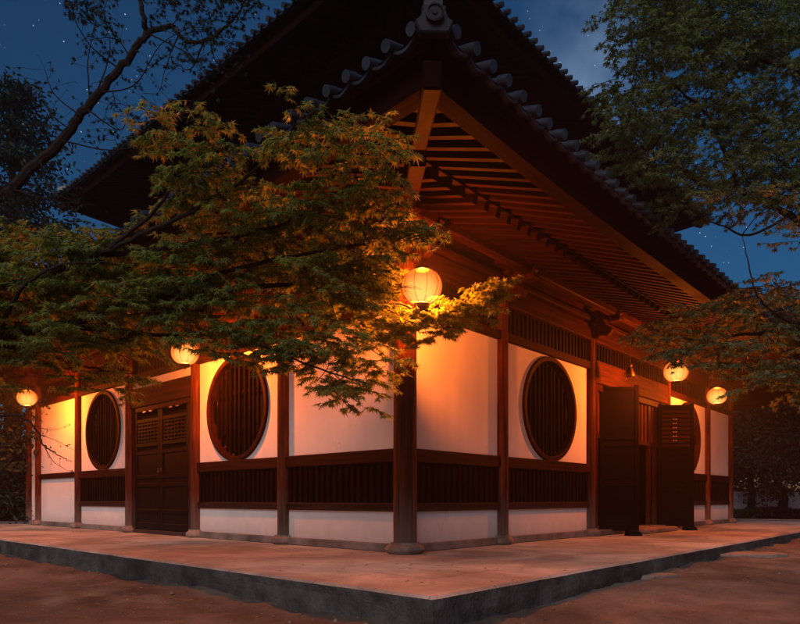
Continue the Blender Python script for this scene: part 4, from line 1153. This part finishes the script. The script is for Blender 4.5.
# low wall and distant hedge on the right
lw_ = MB(); a = CAM + RIGHT * ((705 - 400) / FP * 31) + FWD * 31; b = CAM + RIGHT * ((900 - 400) / FP * 29) + FWD * 29
a.z = b.z = 0.38
lw_.bar(a, b, 0.25, 1.24); o = lw_.build('boundary_wall', simple('pale blue-grey render', (0.5, 0.52, 0.55), .8), bevel=.02)
tag(o, 'low pale boundary wall glimpsed between dark trunks at the right', 'wall')
def hedge(x0, x1, Z, h, label, n, seed):
    random.seed(seed)
    b = CAM + RIGHT * (((x0 + x1) / 2 - 400) / FP * Z) + FWD * Z; b.z = GZ
    t = Tree('hedge', b, label, 'hedge')
    wid = (x1 - x0) / FP * Z
    for i in range(int(wid / .5)):
        p = b + RIGHT * (-wid / 2 + i * .5); t.limb([p, p + Vector((random.gauss(0, .1), 0, h * .8))], .02, .01, n=2, sides=5)
    for i in range(n):
        x = random.uniform(-wid / 2, wid / 2); hh = h * (0.75 + .25 * math.sin(x * 1.7 + seed) * random.random())
        t.pos.append(b + RIGHT * x + FWD * random.gauss(0, .35) + Vector((0, 0, random.random() ** .6 * hh)))
        t.head.append(Vector((random.gauss(0, 1), random.gauss(0, 1), random.gauss(0, .6)))); t.size.append(random.uniform(.06, .13))
    t.finish(LEAFD, star_template(), .8)
hedge(722, 860, 25, 0.62, 'low clipped dark hedge beyond the end of the terrace on the right', 7000, 3)
hedge(-60, 26, 19, 1.3, 'dark hedge at the far left end of the terrace', 6000, 4)

# fallen leaves
def litter(n_):
    pos = []; 
    random.seed(5)
    for i in range(n_):
        if i % 3 == 0:
            p = P(random.choice((0, 1)), random.uniform(-2, 9), random.uniform(0.3, 2.3), 0.006)
        else:
            p = P(random.choice((0, 1)), random.uniform(-4, 10), 2.42 + abs(random.gauss(0, .7)), 0); p.z = gh(p.x, p.y) + 0.012
        pos.append(list(p))
    pos = np.array(pos); head = rng.normal(0, 1, (n_, 3)); head[:, 2] *= .05
    o = leaves_mesh('fallen_leaves', pos, head, .12, rng.uniform(.02, .04, n_), LEAF2, maple_template(), None)
    tag(o, 'small fallen leaves scattered on the terrace and the earth', 'leaves', kind='stuff')
litter(700)

# ------------------------------------------------------------------ night air
HAZE = 0.0014
hz_ = MB(); hz_.box(-70, 70, -70, 70, GZ - 1.6, 32.0)
hm_ = bpy.data.materials.new('night air'); hm_.use_nodes = True; hm_.node_tree.nodes.clear()
ho_ = hm_.node_tree.nodes.new('ShaderNodeOutputMaterial'); hp_ = hm_.node_tree.nodes.new('ShaderNodeVolumePrincipled')
hp_.inputs['Density'].default_value = HAZE; hp_.inputs['Color'].default_value = (0.85, 0.88, 0.92, 1); hp_.inputs['Anisotropy'].default_value = 0.55
hm_.node_tree.links.new(hp_.outputs[0], ho_.inputs['Volume'])
o = hz_.build('haze', hm_); tag(o, 'thin night haze glowing around the lanterns', 'haze', kind='stuff')

def pebbles(n_):
    random.seed(9); mb = MB()
    for i in range(n_):
        p = P(random.choice((0, 1)), random.uniform(-3.5, 12), TE + 0.04 + abs(random.gauss(0, .8)), 0); p.z = gh(p.x, p.y)
        s_ = 0.005 + 0.016 * random.random() ** 3
        a0 = random.uniform(0, 6)
        ring = [(math.cos(a0 + k * 1.047) * s_ * random.uniform(.8, 1.3), math.sin(a0 + k * 1.047) * s_ * random.uniform(.8, 1.3)) for k in range(6)]
        v = [(p.x + x, p.y + y, p.z - .004) for x, y in ring] + [(p.x + x * .6, p.y + y * .6, p.z + s_ * .7) for x, y in ring]
        mb.add(v, [tuple(range(6, 12))] + [(k, (k + 1) % 6, (k + 1) % 6 + 6, k + 6) for k in range(6)])
    o = mb.build('gravel', FLAG); tag(o, 'small stones and grit lying on the earth along the kerb', 'gravel', kind='stuff')
pebbles(420)
